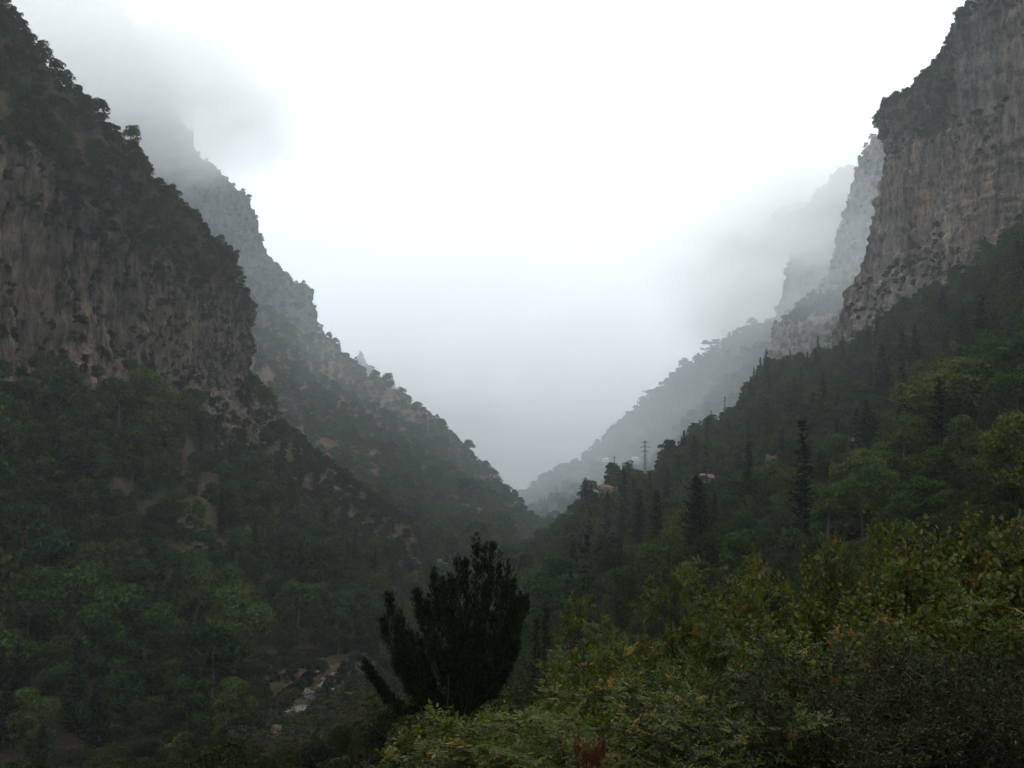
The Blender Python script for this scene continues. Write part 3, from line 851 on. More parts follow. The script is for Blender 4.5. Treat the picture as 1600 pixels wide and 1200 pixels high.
MARKS = {'hillside': [(1008, 748, 'around the steel pylon'), (1090, 880, 'around the broad conical fir'), (1255, 850, 'around the tall thin spire conifer'), (1315, 700, 'around the two whitish boulders'), (1482, 680, 'around the large pale olive tree'), (1450, 500, 'close under the tall reddish cliff'), (1225, 600, 'under the reddish bluff'), (740, 950, 'down by the stream behind the juniper'), (1500, 800, 'just beyond the round-leaved shrubs'), (920, 850, 'around the low ochre rock scar'), (960, 970, 'just beyond the pinnate-leaved shrubs')],
         'cliff_west': [(90, 600, 'close under the streaked ochre cliff'), (228, 680, 'around the tall light tree under the ochre cliff'), (372, 1030, 'around the broad mid-green forest tree'), (45, 1000, 'around the broad bluish forest tree'), (490, 1040, 'around the pale rock strip by the stream'), (570, 790, 'on the rocky nose below the ochre cliff'), (360, 660, 'below the end of the ochre cliff'), (120, 830, 'in the middle of the forest below the ochre cliff'), (420, 850, 'in the forest between rocky nose and stream')]}
NOUN = {'tree': ('leafy tree', 'leafy trees'), 'scrub': ('green bush', 'green bushes'), 'cone': ('dark conifer', 'dark conifers')}
SIZE = {'tree': (5.0, 7.5), 'scrub': (2.2, 3.2), 'cone': (6.5, 8.5)}
NAMES = {'tree': ('forest_tree', 'tree', TREES, ('crown', 'trunk')), 'scrub': ('bush', 'bush', SCRUB, ('foliage', 'stem')), 'cone': ('conifer', 'conifer', CONES, ('crown', 'trunk'))}
LIMIT = {'tree': 270, 'scrub': 280, 'cone': 190}
rest = {'tree': [], 'scrub': [], 'cone': []}
gv2 = np.random.default_rng(99)
for kind in ('tree', 'scrub', 'cone'):
    ids = [i for i, s in enumerate(SPOTS) if s[0] == kind]
    ids.sort(key=lambda i: -seen[i])
    nm, cat, pool, parts = NAMES[kind]
    for rank, i in enumerate(ids):
        _, sh, p, size, u, v, d = SPOTS[i]
        rz, var = gv2.uniform(0, 6.28), gv2.integers(len(pool))
        sx = gv2.uniform(0.85, 1.2)
        if kind == 'scrub': var = 5 + var % 2 if size / d > 0.02 else var % 5
        if rank < LIMIT[kind] and seen[i] > 0:
            zone = sh
            if sh == 'cliff_west' and kind != 'cone' and v < np.interp(u, [-330, 0, 386], [575, 575, 605]): zone = 'crest'
            lab = LABELS.get((kind, zone)) or LABELS[(kind, 'cliff_far_west' if 'west' in sh or 'dim' in sh else 'hillside_far')]
            if zone in MARKS:                                # name the landmark it stands by, and its size
                where = min(MARKS[zone], key=lambda q: (q[0] - u) ** 2 + (q[1] - v) ** 2)[2]
                lo, hi = SIZE[kind]
                big = 'small' if size < lo else ('tall' if size > hi else 'middling')
                lab = ('%s %s growing %s' % (big, NOUN[kind][0], where), '%s %s %s' % (big, NOUN[kind][1], where))
            me = pool[var]
            if kind == 'tree' and size / d > 0.04: me = BIG[var % len(BIG)]
            plant(nm, me, p - np.array([0, 0, 0.02 * size]), size, rz, lab[0], cat, lab[1], sx, parts)
        else:
            rest[kind].append((p, size, rz, var, sx))

# the many smaller ones, past counting: one mass per kind
def mass(name, pool, items, label):
    lib = bpy.data.collections.new(name + '_kinds')
    for i, (c, t) in enumerate(pool):
        n1, n2 = len(c.vertices), len(t.vertices)
        V = np.empty((n1 + n2) * 3, dtype=np.float32)
        c.vertices.foreach_get('co', V[:n1 * 3]); t.vertices.foreach_get('co', V[n1 * 3:])
        q1 = np.empty(len(c.loops), dtype=np.int32); c.loops.foreach_get('vertex_index', q1)
        q2 = np.empty(len(t.loops), dtype=np.int32); t.loops.foreach_get('vertex_index', q2)
        Q = np.concatenate([q1.reshape(-1, 4), q2.reshape(-1, 4) + n1])
        me = mesh_of(name + '_kind', V.reshape(-1, 3), Q, [c.materials[0], t.materials[0]], mat_index=[0] * (len(q1) // 4) + [1] * (len(q2) // 4))
        lib.objects.link(bpy.data.objects.new('%s_kind_%02d' % (name, i), me))
    me = bpy.data.meshes.new(name)
    me.from_pydata([tuple(i[0]) for i in items], [], [])
    sc = me.attributes.new('scl', 'FLOAT_VECTOR', 'POINT')
    sc.data.foreach_set('vector', np.array([(i[1] * i[4], i[1] * i[4], i[1]) for i in items], dtype=np.float32).ravel())
    ro = me.attributes.new('rot', 'FLOAT_VECTOR', 'POINT')
    ro.data.foreach_set('vector', np.array([(0, 0, i[2]) for i in items], dtype=np.float32).ravel())
    ix = me.attributes.new('idx', 'INT', 'POINT')
    ix.data.foreach_set('value', np.array([i[3] for i in items], dtype=np.int32))
    o = obj(name, me)
    ng = bpy.data.node_groups.new(name + '_scatter', 'GeometryNodeTree')
    ng.interface.new_socket('Geometry', in_out='INPUT', socket_type='NodeSocketGeometry')
    ng.interface.new_socket('Geometry', in_out='OUTPUT', socket_type='NodeSocketGeometry')
    gi, go = ng.nodes.new('NodeGroupInput'), ng.nodes.new('NodeGroupOutput')
    iop = ng.nodes.new('GeometryNodeInstanceOnPoints')
    ci = ng.nodes.new('GeometryNodeCollectionInfo')
    ci.inputs['Collection'].default_value = lib
    ci.inputs['Separate Children'].default_value = True
    ci.inputs['Reset Children'].default_value = True
    iop.inputs['Pick Instance'].default_value = True
    ng.links.new(gi.outputs[0], iop.inputs['Points'])
    ng.links.new(ci.outputs[0], iop.inputs['Instance'])
    for an, dt, sock in (('idx', 'INT', 'Instance Index'), ('rot', 'FLOAT_VECTOR', 'Rotation'), ('scl', 'FLOAT_VECTOR', 'Scale')):
        na = ng.nodes.new('GeometryNodeInputNamedAttribute')
        na.data_type = dt
        na.inputs['Name'].default_value = an
        ng.links.new(na.outputs[0], iop.inputs[sock])
    ng.links.new(iop.outputs[0], go.inputs[0])
    md = o.modifiers.new('scatter', 'NODES')
    md.node_group = ng
    return tag(o, label, None, None, 'stuff')

mass('forest', TREES, rest['tree'], 'mass of smaller trees covering the slopes')
mass('undergrowth', SCRUB, rest['scrub'], 'mass of smaller bushes covering the slopes and ledges')
if rest['cone']: mass('conifer_forest', CONES, rest['cone'], 'small conifers scattered over the slopes')
print('plants', {k: len(v) for k, v in rest.items()}, len(SPOTS))

# ------------------------------------------------------------------ single trees that stand out
def stand(u, vbase, dmin=0):
    p, d = ground_at(u, vbase)
    return p, d

def lone(name, cat, meshes, u, vtop, vbase, label, sx=1.0, rz=0.0, group=None, depth=None):
    p, d = ground_at(u, vbase)
    if depth: d = depth; p = px(u, vbase, d)
    size = (vbase - vtop) / F * d * 1.0
    return plant(name, meshes, p, size, rz, label, cat, group, sx)

lone('conifer', 'conifer', FIR[1], 1255, 648, 872, 'tall thin ragged spire conifer rising above the leafy slope', 1.15, 0.4)
lone('conifer', 'conifer', FIR[0], 1090, 742, 900, 'broad conical dark fir with dense drooping boughs', 1.0, 1.1)
lone('conifer', 'conifer', FIR[2], 1418, 610, 735, 'spire conifer with sparse spreading boughs beside the pale rounded tree', 1.25, 2.0)
lone('conifer', 'conifer', CONES[0], 1370, 572, 645, 'dark conifer uphill of the two whitish boulders', 1.0, 0.7)
lone('conifer', 'conifer', CONES[0], 1262, 548, 596, 'dark conifer of a close pair under the reddish bluff, the lower one', 1.0, 0.2)
lone('conifer', 'conifer', CONES[2], 1275, 542, 596, 'dark conifer of a close pair under the reddish bluff, the taller one', 0.9, 2.2)
lone('conifer', 'conifer', CONES[1], 1202, 586, 640, 'narrow conifer in front of the small rock bluff', 1.1, 1.4)
lone('conifer', 'conifer', CONES[0], 1592, 372, 470, 'dark fir against the foot of the tall reddish cliff', 1.1, 0.9)
lone('conifer', 'conifer', FIR[2], 1155, 700, 765, 'ragged conifer above the broad conical fir', 1.5, 1.9)
lone('conifer', 'conifer', CONES[3], 1317, 640, 705, 'bare-looking thin conifer between the two whitish boulders', 0.8, 2.9)
lone('conifer', 'conifer', CONES[0], 1430, 505, 590, 'dark conifer on the slope close beneath the reddish cliff face', 1.0, 2.4)
lone('conifer', 'conifer', CONES[2], 1505, 470, 560, 'wide dark conifer close beneath the reddish cliff face', 1.0, 0.3)
for (u, vt, vb, me, sx, lab) in (
    (1482, 568, 700, PALE[1], 1.25, 'large rounded pale olive tree on the slope below the reddish cliff'),
    (1352, 690, 830, PALE[0], 1.0, 'pale grey-green tree just downhill of the two whitish boulders'),
    (1300, 760, 860, BIG[2], 1.1, 'grey-green tree beside the tall thin spire conifer'),
    (1440, 735, 850, BIG[0], 1.2, 'dark leafy tree under the sparse spire conifer'),
    (1512, 648, 760, PALE[2], 0.85, 'yellow-green young tree with a pointed top among darker ones'),
    (1585, 655, 800, PALE[1], 0.9, 'yellow-green tree above the round-leaved shrubs'),
    (228, 562, 705, PALE[0], 1.0, 'tall light green tree touching the foot of the streaked ochre cliff'),
    (185, 590, 700, BIG[2], 1.0, 'medium green tree beside the tall light one under the ochre cliff'),
    (372, 930, 1060, BIG[1], 1.0, 'broad mid-green tree standing out low in the forest below the ochre cliff'),
    (285, 1142, 1250, PALE[0], 1.1, 'bright olive rounded tree at the bottom of the forest'),
    (45, 900, 1030, BIG[1], 1.1, 'broad bluish-green tree low in the forest below the ochre cliff'),
    (360, 1062, 1160, BIG[2], 1.1, 'olive-tinged tree downhill of the broad mid-green one'),
    (500, 850, 930, BIG[0], 1.0, 'light green tree on the rocky lower slope toward the stream'),
    (528, 950, 1020, BIG[2], 1.1, 'light green tree above the pale boulders by the stream')):
    lone('single_tree', 'tree', me, u, vt, vb, lab, sx, u * 0.1)
# umbrella pines along the far skyline, the lone one on the far spur
for i, (u, v) in enumerate([(1113, 535), (1128, 532), (1104, 548), (1160, 516), (1016, 615), (1027, 617), (1006, 624), (985, 648), (970, 660), (960, 668), (1046, 600)]):
    zz = [(ZB[int((v + q) / 4), int(u / 4)], v + q) for q in range(0, 40, 4)]
    hit = next(((d, y) for d, y in zz if d < 1e8), None)
    if hit is None: continue
    p = px(u, hit[1] + 5, hit[0])
    plant('umbrella_pine', PINES[i % 3], p, (hit[1] + 5 - v + 6) / F * hit[0], i * 1.3, 'umbrella pine on the skyline of the far hazy slope', 'pine', 'pines along the far skyline', 1.25)
zz = [(ZB[int((572 + q) / 4), 580 // 4], 572 + q) for q in range(0, 60, 4)]
hit = next(((d, y) for d, y in zz if d < 1e8), None)
if hit: plant('umbrella_pine', PINES[1], px(580, hit[1] + 4, hit[0]), max(8, (hit[1] + 4 - 570) / F * hit[0]), 0.5, 'lone umbrella pine on the skyline of the far spur with brown clearings', 'pine')

# ------------------------------------------------------------------ boulders and rock scars
M['boulder'] = plain_mat('pale_boulder', (0.07, 0.066, 0.06), (0.19, 0.18, 0.165), 1.2)
M['scar'] = plain_mat('ochre_scar', (0.055, 0.04, 0.028), (0.15, 0.105, 0.068), 0.8)
def boulder_mesh(seed, mat, rough=0.045):
    import bmesh
    g = np.random.default_rng(seed)
    bm = bmesh.new()
    bmesh.ops.create_icosphere(bm, subdivisions=4, radius=0.5)
    V = np.array([v.co[:] for v in bm.verts])
    D = unit(V)
    r = np.full(len(V), 10.0)
    for _ in range(16):                       # flat broken faces
        n = unit(g.normal(size=3)); off = g.uniform(0.30, 0.5)
        dn = D @ n
        r = np.where(dn > 0.05, np.minimum(r, off / np.maximum(dn, 0.05)), r)
    r = np.minimum(r, 0.62) + rough * fbm(V * 4 + seed, 5)
    P = D * r[:, None]
    for v, p in zip(bm.verts, P): v.co = p
    me = bpy.data.meshes.new('boulder')
    bm.to_mesh(me); bm.free()
    me.materials.append(mat)
    return me
M['stream_boulder'] = plain_mat('stream_boulder', (0.035, 0.033, 0.03), (0.13, 0.124, 0.115), 1.4)
WET = [boulder_mesh(s, M['stream_boulder'], 0.09) for s in (1, 2, 3)]
BOULD = [boulder_mesh(s, M['boulder']) for s in (1, 2, 3)]
SCARS = [boulder_mesh(s, M['scar'], 0.16) for s in (4, 5)]
def boulder(me, u, v, w, hgt, label, group=None, rz=0.0, name='boulder', cat='boulder'):
    p, d = ground_at(u, v)
    o = obj(name, me)
    o.location = p + np.array([0, 0, 0.18 * hgt * d / F])
    o.scale = (w * d / F, w * d / F * 0.8, hgt * d / F)
    o.rotation_euler = (0.25 * math.sin(u), 0.25 * math.cos(v), rz)
    return tag(o, label, cat, group)
gb = np.random.default_rng(8)
for i, t in enumerate(np.linspace(0, 1, 26)):
    u = 522 - 75 * t + gb.normal() * 11; v = 1048 + 90 * t + gb.normal() * 8
    boulder(WET[i % 3], u, v, 8 + 26 * gb.random() ** 2, 5 + 13 * gb.random() ** 2, 'pale broken boulder in the rock strip by the stream', 'boulders of the pale rock strip', gb.uniform(0, 3))
for (u, v, w, h_, lab) in ((1290, 694, 24, 13, 'whitish boulder on the wooded slope, the wider of two'), (1338, 690, 17, 11, 'whitish boulder on the wooded slope, the smaller of two'), (1222, 814, 15, 7, 'small pale stone below the spire conifer'), (1236, 648, 12, 5, 'thin pale stone high on the wooded slope')):
    boulder(BOULD[int(u) % 3], u, v, w, h_, lab)
for (u, v, w, h_, lab) in ((1203, 730, 22, 27, 'ochre rock scar on the wooded slope above the broad fir'), (903, 835, 20, 28, 'ochre rock scar low on the slope above the stream'), (1120, 755, 60, 13, 'brown bare bank above the broad fir'), (950, 772, 40, 20, 'grey-brown rock knob beside the pylon'), (545, 645, 26, 26, 'tan rock outcrop on the far spur')):
    boulder(SCARS[int(u) % 2], u, v, w, h_, lab, None, 0.4, 'rock_outcrop', 'rock')

# ------------------------------------------------------------------ pylon, poles, small houses
M['steel'] = plain_mat('weathered_steel', (0.05, 0.052, 0.055), (0.10, 0.10, 0.105), 4, None, 0.6)
M['plaster'] = plain_mat('plaster', (0.5, 0.48, 0.44), (0.62, 0.6, 0.56), 2)
M['metal_roof'] = plain_mat('pale_roof', (0.62, 0.62, 0.6), (0.75, 0.75, 0.73), 1.5)
M['door_wood'] = plain_mat('dark_door', (0.06, 0.045, 0.03), (0.1, 0.08, 0.06), 5)
M['pane'] = plain_mat('dark_pane', (0.02, 0.025, 0.03), (0.035, 0.04, 0.045), 2, None, 0.2)
def box(c, s):
    c, s = np.asarray(c, float), np.asarray(s, float) / 2
    V = np.array([(x, y, z) for x in (-1, 1) for y in (-1, 1) for z in (-1, 1)]) * s + c
    return V, np.array([(0, 1, 3, 2), (4, 6, 7, 5), (0, 4, 5, 1), (2, 3, 7, 6), (0, 2, 6, 4), (1, 5, 7, 3)])

p, d = ground_at(1008, 748)
H = (748 - 688) / F * d
pyl = tag(empty('pylon', p), 'steel lattice power pylon with cross-arms on the wooded slope', 'pylon')
w0, w1 = 0.032 * H, 0.014 * H
for sx_ in (-1, 1):
    for sy_ in (-1, 1):
        obj('leg', mesh_of('leg', *tube([(sx_ * w0, sy_ * w0, -0.3), (sx_ * w1, sy_ * w1, H)], [0.06, 0.04], 4), [M['steel']]), pyl)
br = []
for i in range(9):
    za, zb2 = H * i / 9, H * (i + 1) / 9
    wa, wb = w0 + (w1 - w0) * i / 9, w0 + (w1 - w0) * (i + 1) / 9
    for ax in (0, 1):
        for sg in (-1, 1):
            a_ = [sg * wa, -wa, za] if ax else [-wa, sg * wa, za]
            b_ = [sg * wb, wb, zb2] if ax else [wb, sg * wb, zb2]
            br.append(tube([a_, b_], [0.035, 0.035], 3))
lat = obj('lattice', mesh_of('lattice', *join(br), [M['steel']]), pyl); lat['kind'] = 'stuff'
for zf, wl in ((0.70, 0.10), (0.82, 0.13), (0.94, 0.09)):
    arm = obj('cross_arm', mesh_of('cross_arm', *join([tube([(-wl * H, 0, zf * H), (wl * H, 0, zf * H)], [0.06, 0.06], 4), tube([(-wl * H, 0, zf * H), (0, 0, (zf + 0.05) * H), (wl * H, 0, zf * H)], [0.04, 0.04, 0.04], 4)]), [M['steel']]), pyl)
    for sg in (-1, 1):
        obj('insulator', mesh_of('insulator', *tube([(sg * wl * H, 0, zf * H), (sg * wl * H, 0, zf * H - 0.5)], [0.09, 0.06], 6), [M['plaster']]), arm)
for (u, vt, vb, lab) in ((994, 850, 930, 'dark utility pole with a short arm on the lower wooded slope'), (939, 868, 925, 'shorter dark utility pole nearer the stream'), (960, 712, 765, 'thin utility pole beside the rock knob')):
    p, d = ground_at(u, vb)
    H = (vb - vt) / F * d
    o = tag(empty('utility_pole', p), lab, 'pole')
    obj('mast', mesh_of('mast', *tube([(0, 0, -0.4), (0, 0, H)], [0.13, 0.08], 8), [M['bark_dark']]), o)
    arm = obj('cross_arm', mesh_of('cross_arm', *box((0, 0, H * 0.93), (0.11 * H, 0.10, 0.10)), [M['bark_dark']]), o)
    for sg in (-1, 1): obj('insulator', mesh_of('insulator', *tube([(sg * 0.05 * H, 0, H * 0.93 + 0.05), (sg * 0.05 * H, 0, H * 0.93 + 0.25)], [0.05, 0.04], 6), [M['steel']]), arm)
for (u, v, w, h_, roofm, lab) in ((946, 721, 9, 4, 'metal_roof', 'tiny white-roofed house on the far hazy slope, downhill of the other'), (992, 719, 9, 4, 'metal_roof', 'tiny white-roofed house on the far hazy slope beside the pylon'), (706, 768, 12, 7, 'metal_roof', 'tiny tan flat-roofed house on the far spur')):
    p, d = ground_at(u, v)
    W, Hh = w * d / F, h_ * d / F
    D_ = W * 0.75
    o = tag(empty('house', p + np.array([0, 0, 0.1]), 0.3), lab, 'house')
    obj('wall', mesh_of('wall', *box((0, 0, Hh * 0.36), (W, D_, Hh * 1.1)), [M['plaster']]), o)
    if u > 900:
        rv = np.array([(-W * .56, -D_ * .6, Hh * .9), (W * .56, -D_ * .6, Hh * .9), (W * .56, D_ * .6, Hh * .9), (-W * .56, D_ * .6, Hh * .9), (-W * .56, 0, Hh * 1.3), (W * .56, 0, Hh * 1.3), (-W * .56, 0, Hh * .9), (W * .56, 0, Hh * .9)])
        me = mesh_of('roof', rv, [np.array([(0, 1, 5, 4), (2, 3, 4, 5), (0, 3, 2, 1)]), np.array([(0, 4, 3), (1, 2, 5)])], [M[roofm]])
    else:
        me = mesh_of('roof', *box((0, 0, Hh * 0.98), (W * 1.12, D_ * 1.14, Hh * 0.14)), [M[roofm]])
    obj('roof', me, o)
    obj('door', mesh_of('door', *box((-W * 0.22, -D_ * 0.5, Hh * 0.28), (W * 0.16, 0.12, Hh * 0.56)), [M['door_wood']]), o)
    for xx in (0.05, 0.3):
        obj('window', mesh_of('window', *box((W * xx, -D_ * 0.5, Hh * 0.5), (W * 0.14, 0.1, Hh * 0.28)), [M['pane']]), o)

# ------------------------------------------------------------------ shrubs by the camera
M['pinnate'] = leaf_mat('pinnate_leaves', [(0.036, 0.051, 0.005), (0.05, 0.065, 0.005), (0.058, 0.07, 0.006), (0.034, 0.053, 0.006)], 0.35, 0.55, 0.012, [(0.12, 0.105, 0.012), (0.19, 0.075, 0.012), (0.11, 0.12, 0.015), (0.12, 0.03, 0.012)], 0.05)
M['round'] = leaf_mat('round_leaves', [(0.05, 0.061, 0.007), (0.043, 0.056, 0.006), (0.058, 0.068, 0.008)], 0.35, 0.55, 0.012, [(0.14, 0.13, 0.018), (0.13, 0.055, 0.018), (0.10, 0.034, 0.016), (0.16, 0.115, 0.03)], 0.08)
M['narrow'] = leaf_mat('narrow_leaves', [(0.013, 0.017, 0.005), (0.017, 0.021, 0.005), (0.021, 0.024, 0.006)], 0.2, 0.6, 0.012, [(0.09, 0.08, 0.045), (0.05, 0.06, 0.02)], 0.08)
M['red'] = leaf_mat('red_leaves', [(0.07, 0.014, 0.012), (0.06, 0.013, 0.012)], 0.3, 0.5)
M['juniper'] = leaf_mat('juniper_scales', [(0.010, 0.014, 0.007), (0.012, 0.017, 0.008)], 0.08, 0.8)
M['twig'] = plain_mat('twig_bark', (0.010, 0.008, 0.007), (0.026, 0.022, 0.018), 30)

def skeleton(g, h, r, stems=8, per=8, twigs=5, splay=1.0):
    """stems that fork into branches and twigs -> tubes, twig starts, twig ends"""
    tubes, A, B = [], [], []
    for s in range(stems):
        a = 6.283 * s / stems + g.uniform(-0.4, 0.4)
        reach = r * g.uniform(0.15, 0.75) * splay
        hh = h * g.uniform(0.72, 0.93)
        t = np.linspace(0, 1, 8)
        path = np.stack([reach * t ** 1.4 * math.cos(a), reach * t ** 1.4 * math.sin(a), -0.3 + (hh + 0.3) * t], 1)
        path[1:-1] += g.normal(size=(6, 3)) * 0.035 * r
        path[:, :2] += g.normal(size=2) * 0.08
        tubes.append(tube(path, np.linspace(0.024, 0.005, 8) * (h / 2.6), 5))
        for b in range(per):
            tt = g.uniform(0.28, 1.0)
            p0 = np.array([np.interp(tt, t, path[:, k]) for k in range(3)])
            az = a + g.normal() * 1.3
            L = r * g.uniform(0.35, 0.75) * (1.15 - 0.5 * tt)
            d = unit(np.array([math.cos(az), math.sin(az), g.uniform(0.15, 0.95)]))
            p2 = p0 + d * L
            p1 = (p0 + p2) / 2 + g.normal(size=3) * 0.05 - [0, 0, 0.04]
            tubes.append(tube(np.stack([p0, p1, p2]), np.array([0.008, 0.005, 0.003]) * (h / 2.6), 4))
            for w in range(twigs):
                q = g.uniform(0.25, 1.0)
                s0 = p0 * (1 - q) ** 2 + 2 * p1 * q * (1 - q) + p2 * q * q
                dd = unit(d * 0.7 + g.normal(size=3) * 0.6 + [0, 0, 0.35])
                e = s0 + dd * g.uniform(0.14, 0.34) * r
                A.append(s0); B.append(e)
    A, B = np.array(A), np.array(B)
    for s0, e in zip(A, B):
        tubes.append(tube(np.stack([s0, e]), [0.003, 0.0012], 3))
    return join(tubes), A, B

def leaf_shape(C, T, N, L, W, fold):
    """two-sided folded leaf blades: base C, along T, facing N"""
    n = len(C)
    b = unit(np.cross(N, T)); N = unit(np.cross(T, b))
    L = np.asarray(L).reshape(-1, 1); W = np.asarray(W).reshape(-1, 1)
    up = N * W * fold
    V = np.stack([C, C + T * L * 0.3 + b * W * 0.48 + up, C + T * L * 0.7 + b * W * 0.40 + up, C + T * L,
                  C + T * L * 0.7 - b * W * 0.40 + up, C + T * L * 0.3 - b * W * 0.48 + up], 1).reshape(-1, 3)
    k = 6 * np.arange(n)[:, None]
    Q = np.concatenate([k + [0, 1, 2, 3], k + [0, 3, 4, 5]])
    return V, Q

def with_turn(me, vals, per):
    at = me.attributes.new('turn', 'FLOAT', 'POINT')
    at.data.foreach_set('value', np.repeat(vals, per).astype(np.float32))
    return me

def shrub_meshes(seed, kind, h=2.6, r=1.3):
    g = np.random.default_rng(seed)
    if kind in ('pinnate', 'slim'):
        (wv, wq), A, B = skeleton(g, h, r, 9, 8, 5) if kind == 'pinnate' else skeleton(g, h, r, 4, 7, 4)
        nt_ = len(A)
        k = np.repeat(np.arange(nt_), 6)
        t = g.uniform(0.25, 1.05, len(k))
        base = A[k] + (B[k] - A[k]) * t[:, None]
        rd = unit(unit(B[k] - A[k]) * 0.5 + g.normal(size=(len(k), 3)) * 0.75 + [0, 0, 0.12])
        rl = g.uniform(0.10, 0.19, len(k))
        Nn = unit(g.normal(size=(len(k), 3)) * 0.45 + [0, 0, 1.0])
        side = unit(np.cross(Nn, rd))
        Cs, Ts, Ns, Ls, tv = [], [], [], [], []
        tw = g.random(nt_)
        turn = 0.6 * tw[k] + 0.4 * g.random(len(k)); turn = np.argsort(np.argsort(turn)) / len(turn)
        for j in range(4):
            for sg in (-1, 1):
                f = 0.3 + 0.2 * j
                Cs.append(base + rd * (rl * f)[:, None] - np.array([0, 0, 1]) * (0.10 * rl * f * f)[:, None])
                Ts.append(unit(side * sg + rd * 0.55 + g.normal(size=rd.shape) * 0.15 - [0, 0, 0.22]))
                Ns.append(Nn); Ls.append(g.uniform(0.042, 0.068, len(k))); tv.append(turn)
        Cs.append(base + rd * rl[:, None]); Ts.append(rd); Ns.append(Nn); Ls.append(g.uniform(0.045, 0.07, len(k))); tv.append(turn)
        L = np.concatenate(Ls)
        V, Q = leaf_shape(np.concatenate(Cs), np.concatenate(Ts), np.concatenate(Ns), L, L * 0.42, 0.12)
        turn = np.concatenate(tv); mat = M['pinnate']
    elif kind == 'round':
        (wv, wq), A, B = skeleton(g, h, r, 9, 8, 5)
        k = np.repeat(np.arange(len(A)), 20)
        n = len(k)
        base = A[k] + (B[k] - A[k]) * g.uniform(0.1, 1.05, n)[:, None] + g.normal(size=(n, 3)) * 0.03
        Nn = unit(g.normal(size=(n, 3)) * 0.6 + [0, -0.25, 0.6])
        T = unit(g.normal(size=(n, 3)) + [0, 0, -0.6]); T = unit(T - (T * Nn).sum(1)[:, None] * Nn)
        L = g.uniform(0.035, 0.062, n)
        V, Q = leaf_shape(base, T, Nn, L, L * 1.05, 0.10)
        tw = g.random(len(A)); turn = 0.5 * tw[k] + 0.5 * g.random(n); turn = np.argsort(np.argsort(turn)) / n
        mat = M['round']
    else:
        (wv, wq), A, B = skeleton(g, h, r, 10, 9, 6)
        k = np.repeat(np.arange(len(A)), 42)
        n = len(k)
        base = A[k] + (B[k] - A[k]) * g.uniform(0, 1.05, n)[:, None] + g.normal(size=(n, 3)) * 0.02
        T = unit(unit(B[k] - A[k]) * 0.8 + g.normal(size=(n, 3)) * 0.7 + [0, 0, 0.3])
        L = g.uniform(0.03, 0.06, n)
        V, Q = leaf_shape(base, T, unit(g.normal(size=(n, 3))), L, L * 0.24, 0.1)
        turn = g.random(n)
        mat = M['red'] if kind == 'red' else M['narrow']
    fol = with_turn(mesh_of('foliage', V, Q, [mat]), turn, 6)
    wood = mesh_of('branches', wv, wq, [M['twig']], smooth=True)
    return fol, wood

SHRUB = {'pinnate': [shrub_meshes(s, 'pinnate') for s in (71, 72, 73)], 'round': [shrub_meshes(s, 'round') for s in (74, 75)],
         'narrow': [shrub_meshes(s, 'narrow') for s in (76, 77)], 'red': [shrub_meshes(78, 'red')], 'slim': [shrub_meshes(79, 'slim', 2.6, 0.62), shrub_meshes(80, 'slim', 2.6, 0.55)]}

HP = SHEETS['hillside']['P'].reshape(-1, 3)
def ground_z(x, y):
    near = HP[np.argsort((HP[:, 0] - x) ** 2 + (HP[:, 1] - y) ** 2)[:3]]
    return float(near[:, 2].mean())

# one loose leaf blade per kind, for the leaves that stand out singly
LEAF1 = {}
for kn, w in (('round', 1.05), ('pinnate', 0.42)):
    V, Q = leaf_shape(np.zeros((1, 3)), np.array([[0, 1.0, 0]]), np.array([[0, 0, 1.0]]), [1.0], [w], 0.12)
    LEAF1[kn] = [with_turn(mesh_of('leaf', V, Q, [M[kn]]), np.array([t]), 6) for t in (0.2, 0.5, 0.99)]

def shrub(u, v, d, kind, label, group=None, width=1.0, seed=0, leaves=0):
    """a shrub whose top shows at pixel (u, v), rooted in the slope below it"""
    g = np.random.default_rng(1000 + seed)
    top = px(u, v, d)
    gz = ground_z(top[0], top[1])
    h = max(1.2, top[2] - gz)
    pool = SHRUB[kind]
    root = empty('shrub', (top[0], top[1], gz), g.uniform(0, 6.28), (1.0, 1.0, 1.0))
    k = seed % len(pool)
    zz_ = np.empty(len(pool[k][0].vertices) * 3, dtype=np.float32)
    pool[k][0].vertices.foreach_get('co', zz_)
    s = h / float(np.quantile(zz_[2::3], 0.999))
    w = 1.0 * width
    for pn, me in zip(('foliage', 'branches'), pool[k]):
        o = obj(pn, me, root)
        o.scale = (w, w, s)
        if pn == 'foliage': o['kind'] = 'stuff'
    tag(root, label, 'shrub', group)
    if leaves:                       # outermost blades of the crown, each an object of its own
        fol = pool[k][0]
        n = len(fol.vertices)
        co = np.empty(n * 3, dtype=np.float32); fol.vertices.foreach_get('co', co); co = co.reshape(-1, 6, 3)[:, 0]
        rz = root.rotation_euler[2]
        c, sn = math.cos(rz), math.sin(rz)
        wy = sn * co[:, 0] + c * co[:, 1]
        score = co[:, 2] * 1.2 - wy + g.normal(size=len(co)) * 0.35
        for i in np.argsort(-score)[:leaves * 3:3]:
            o = obj('leaf', LEAF1['round' if kind == 'round' else 'pinnate'][g.choice(3, p=[.48, .48, .04])], root)
            o.location = (co[i] * [w, w, s]) + g.normal(size=3) * 0.02
            o.rotation_euler = (g.normal() * 0.6, g.normal() * 0.6, g.uniform(0, 6.28))
            o.scale = (g.uniform(0.04, 0.065),) * 3
    return root

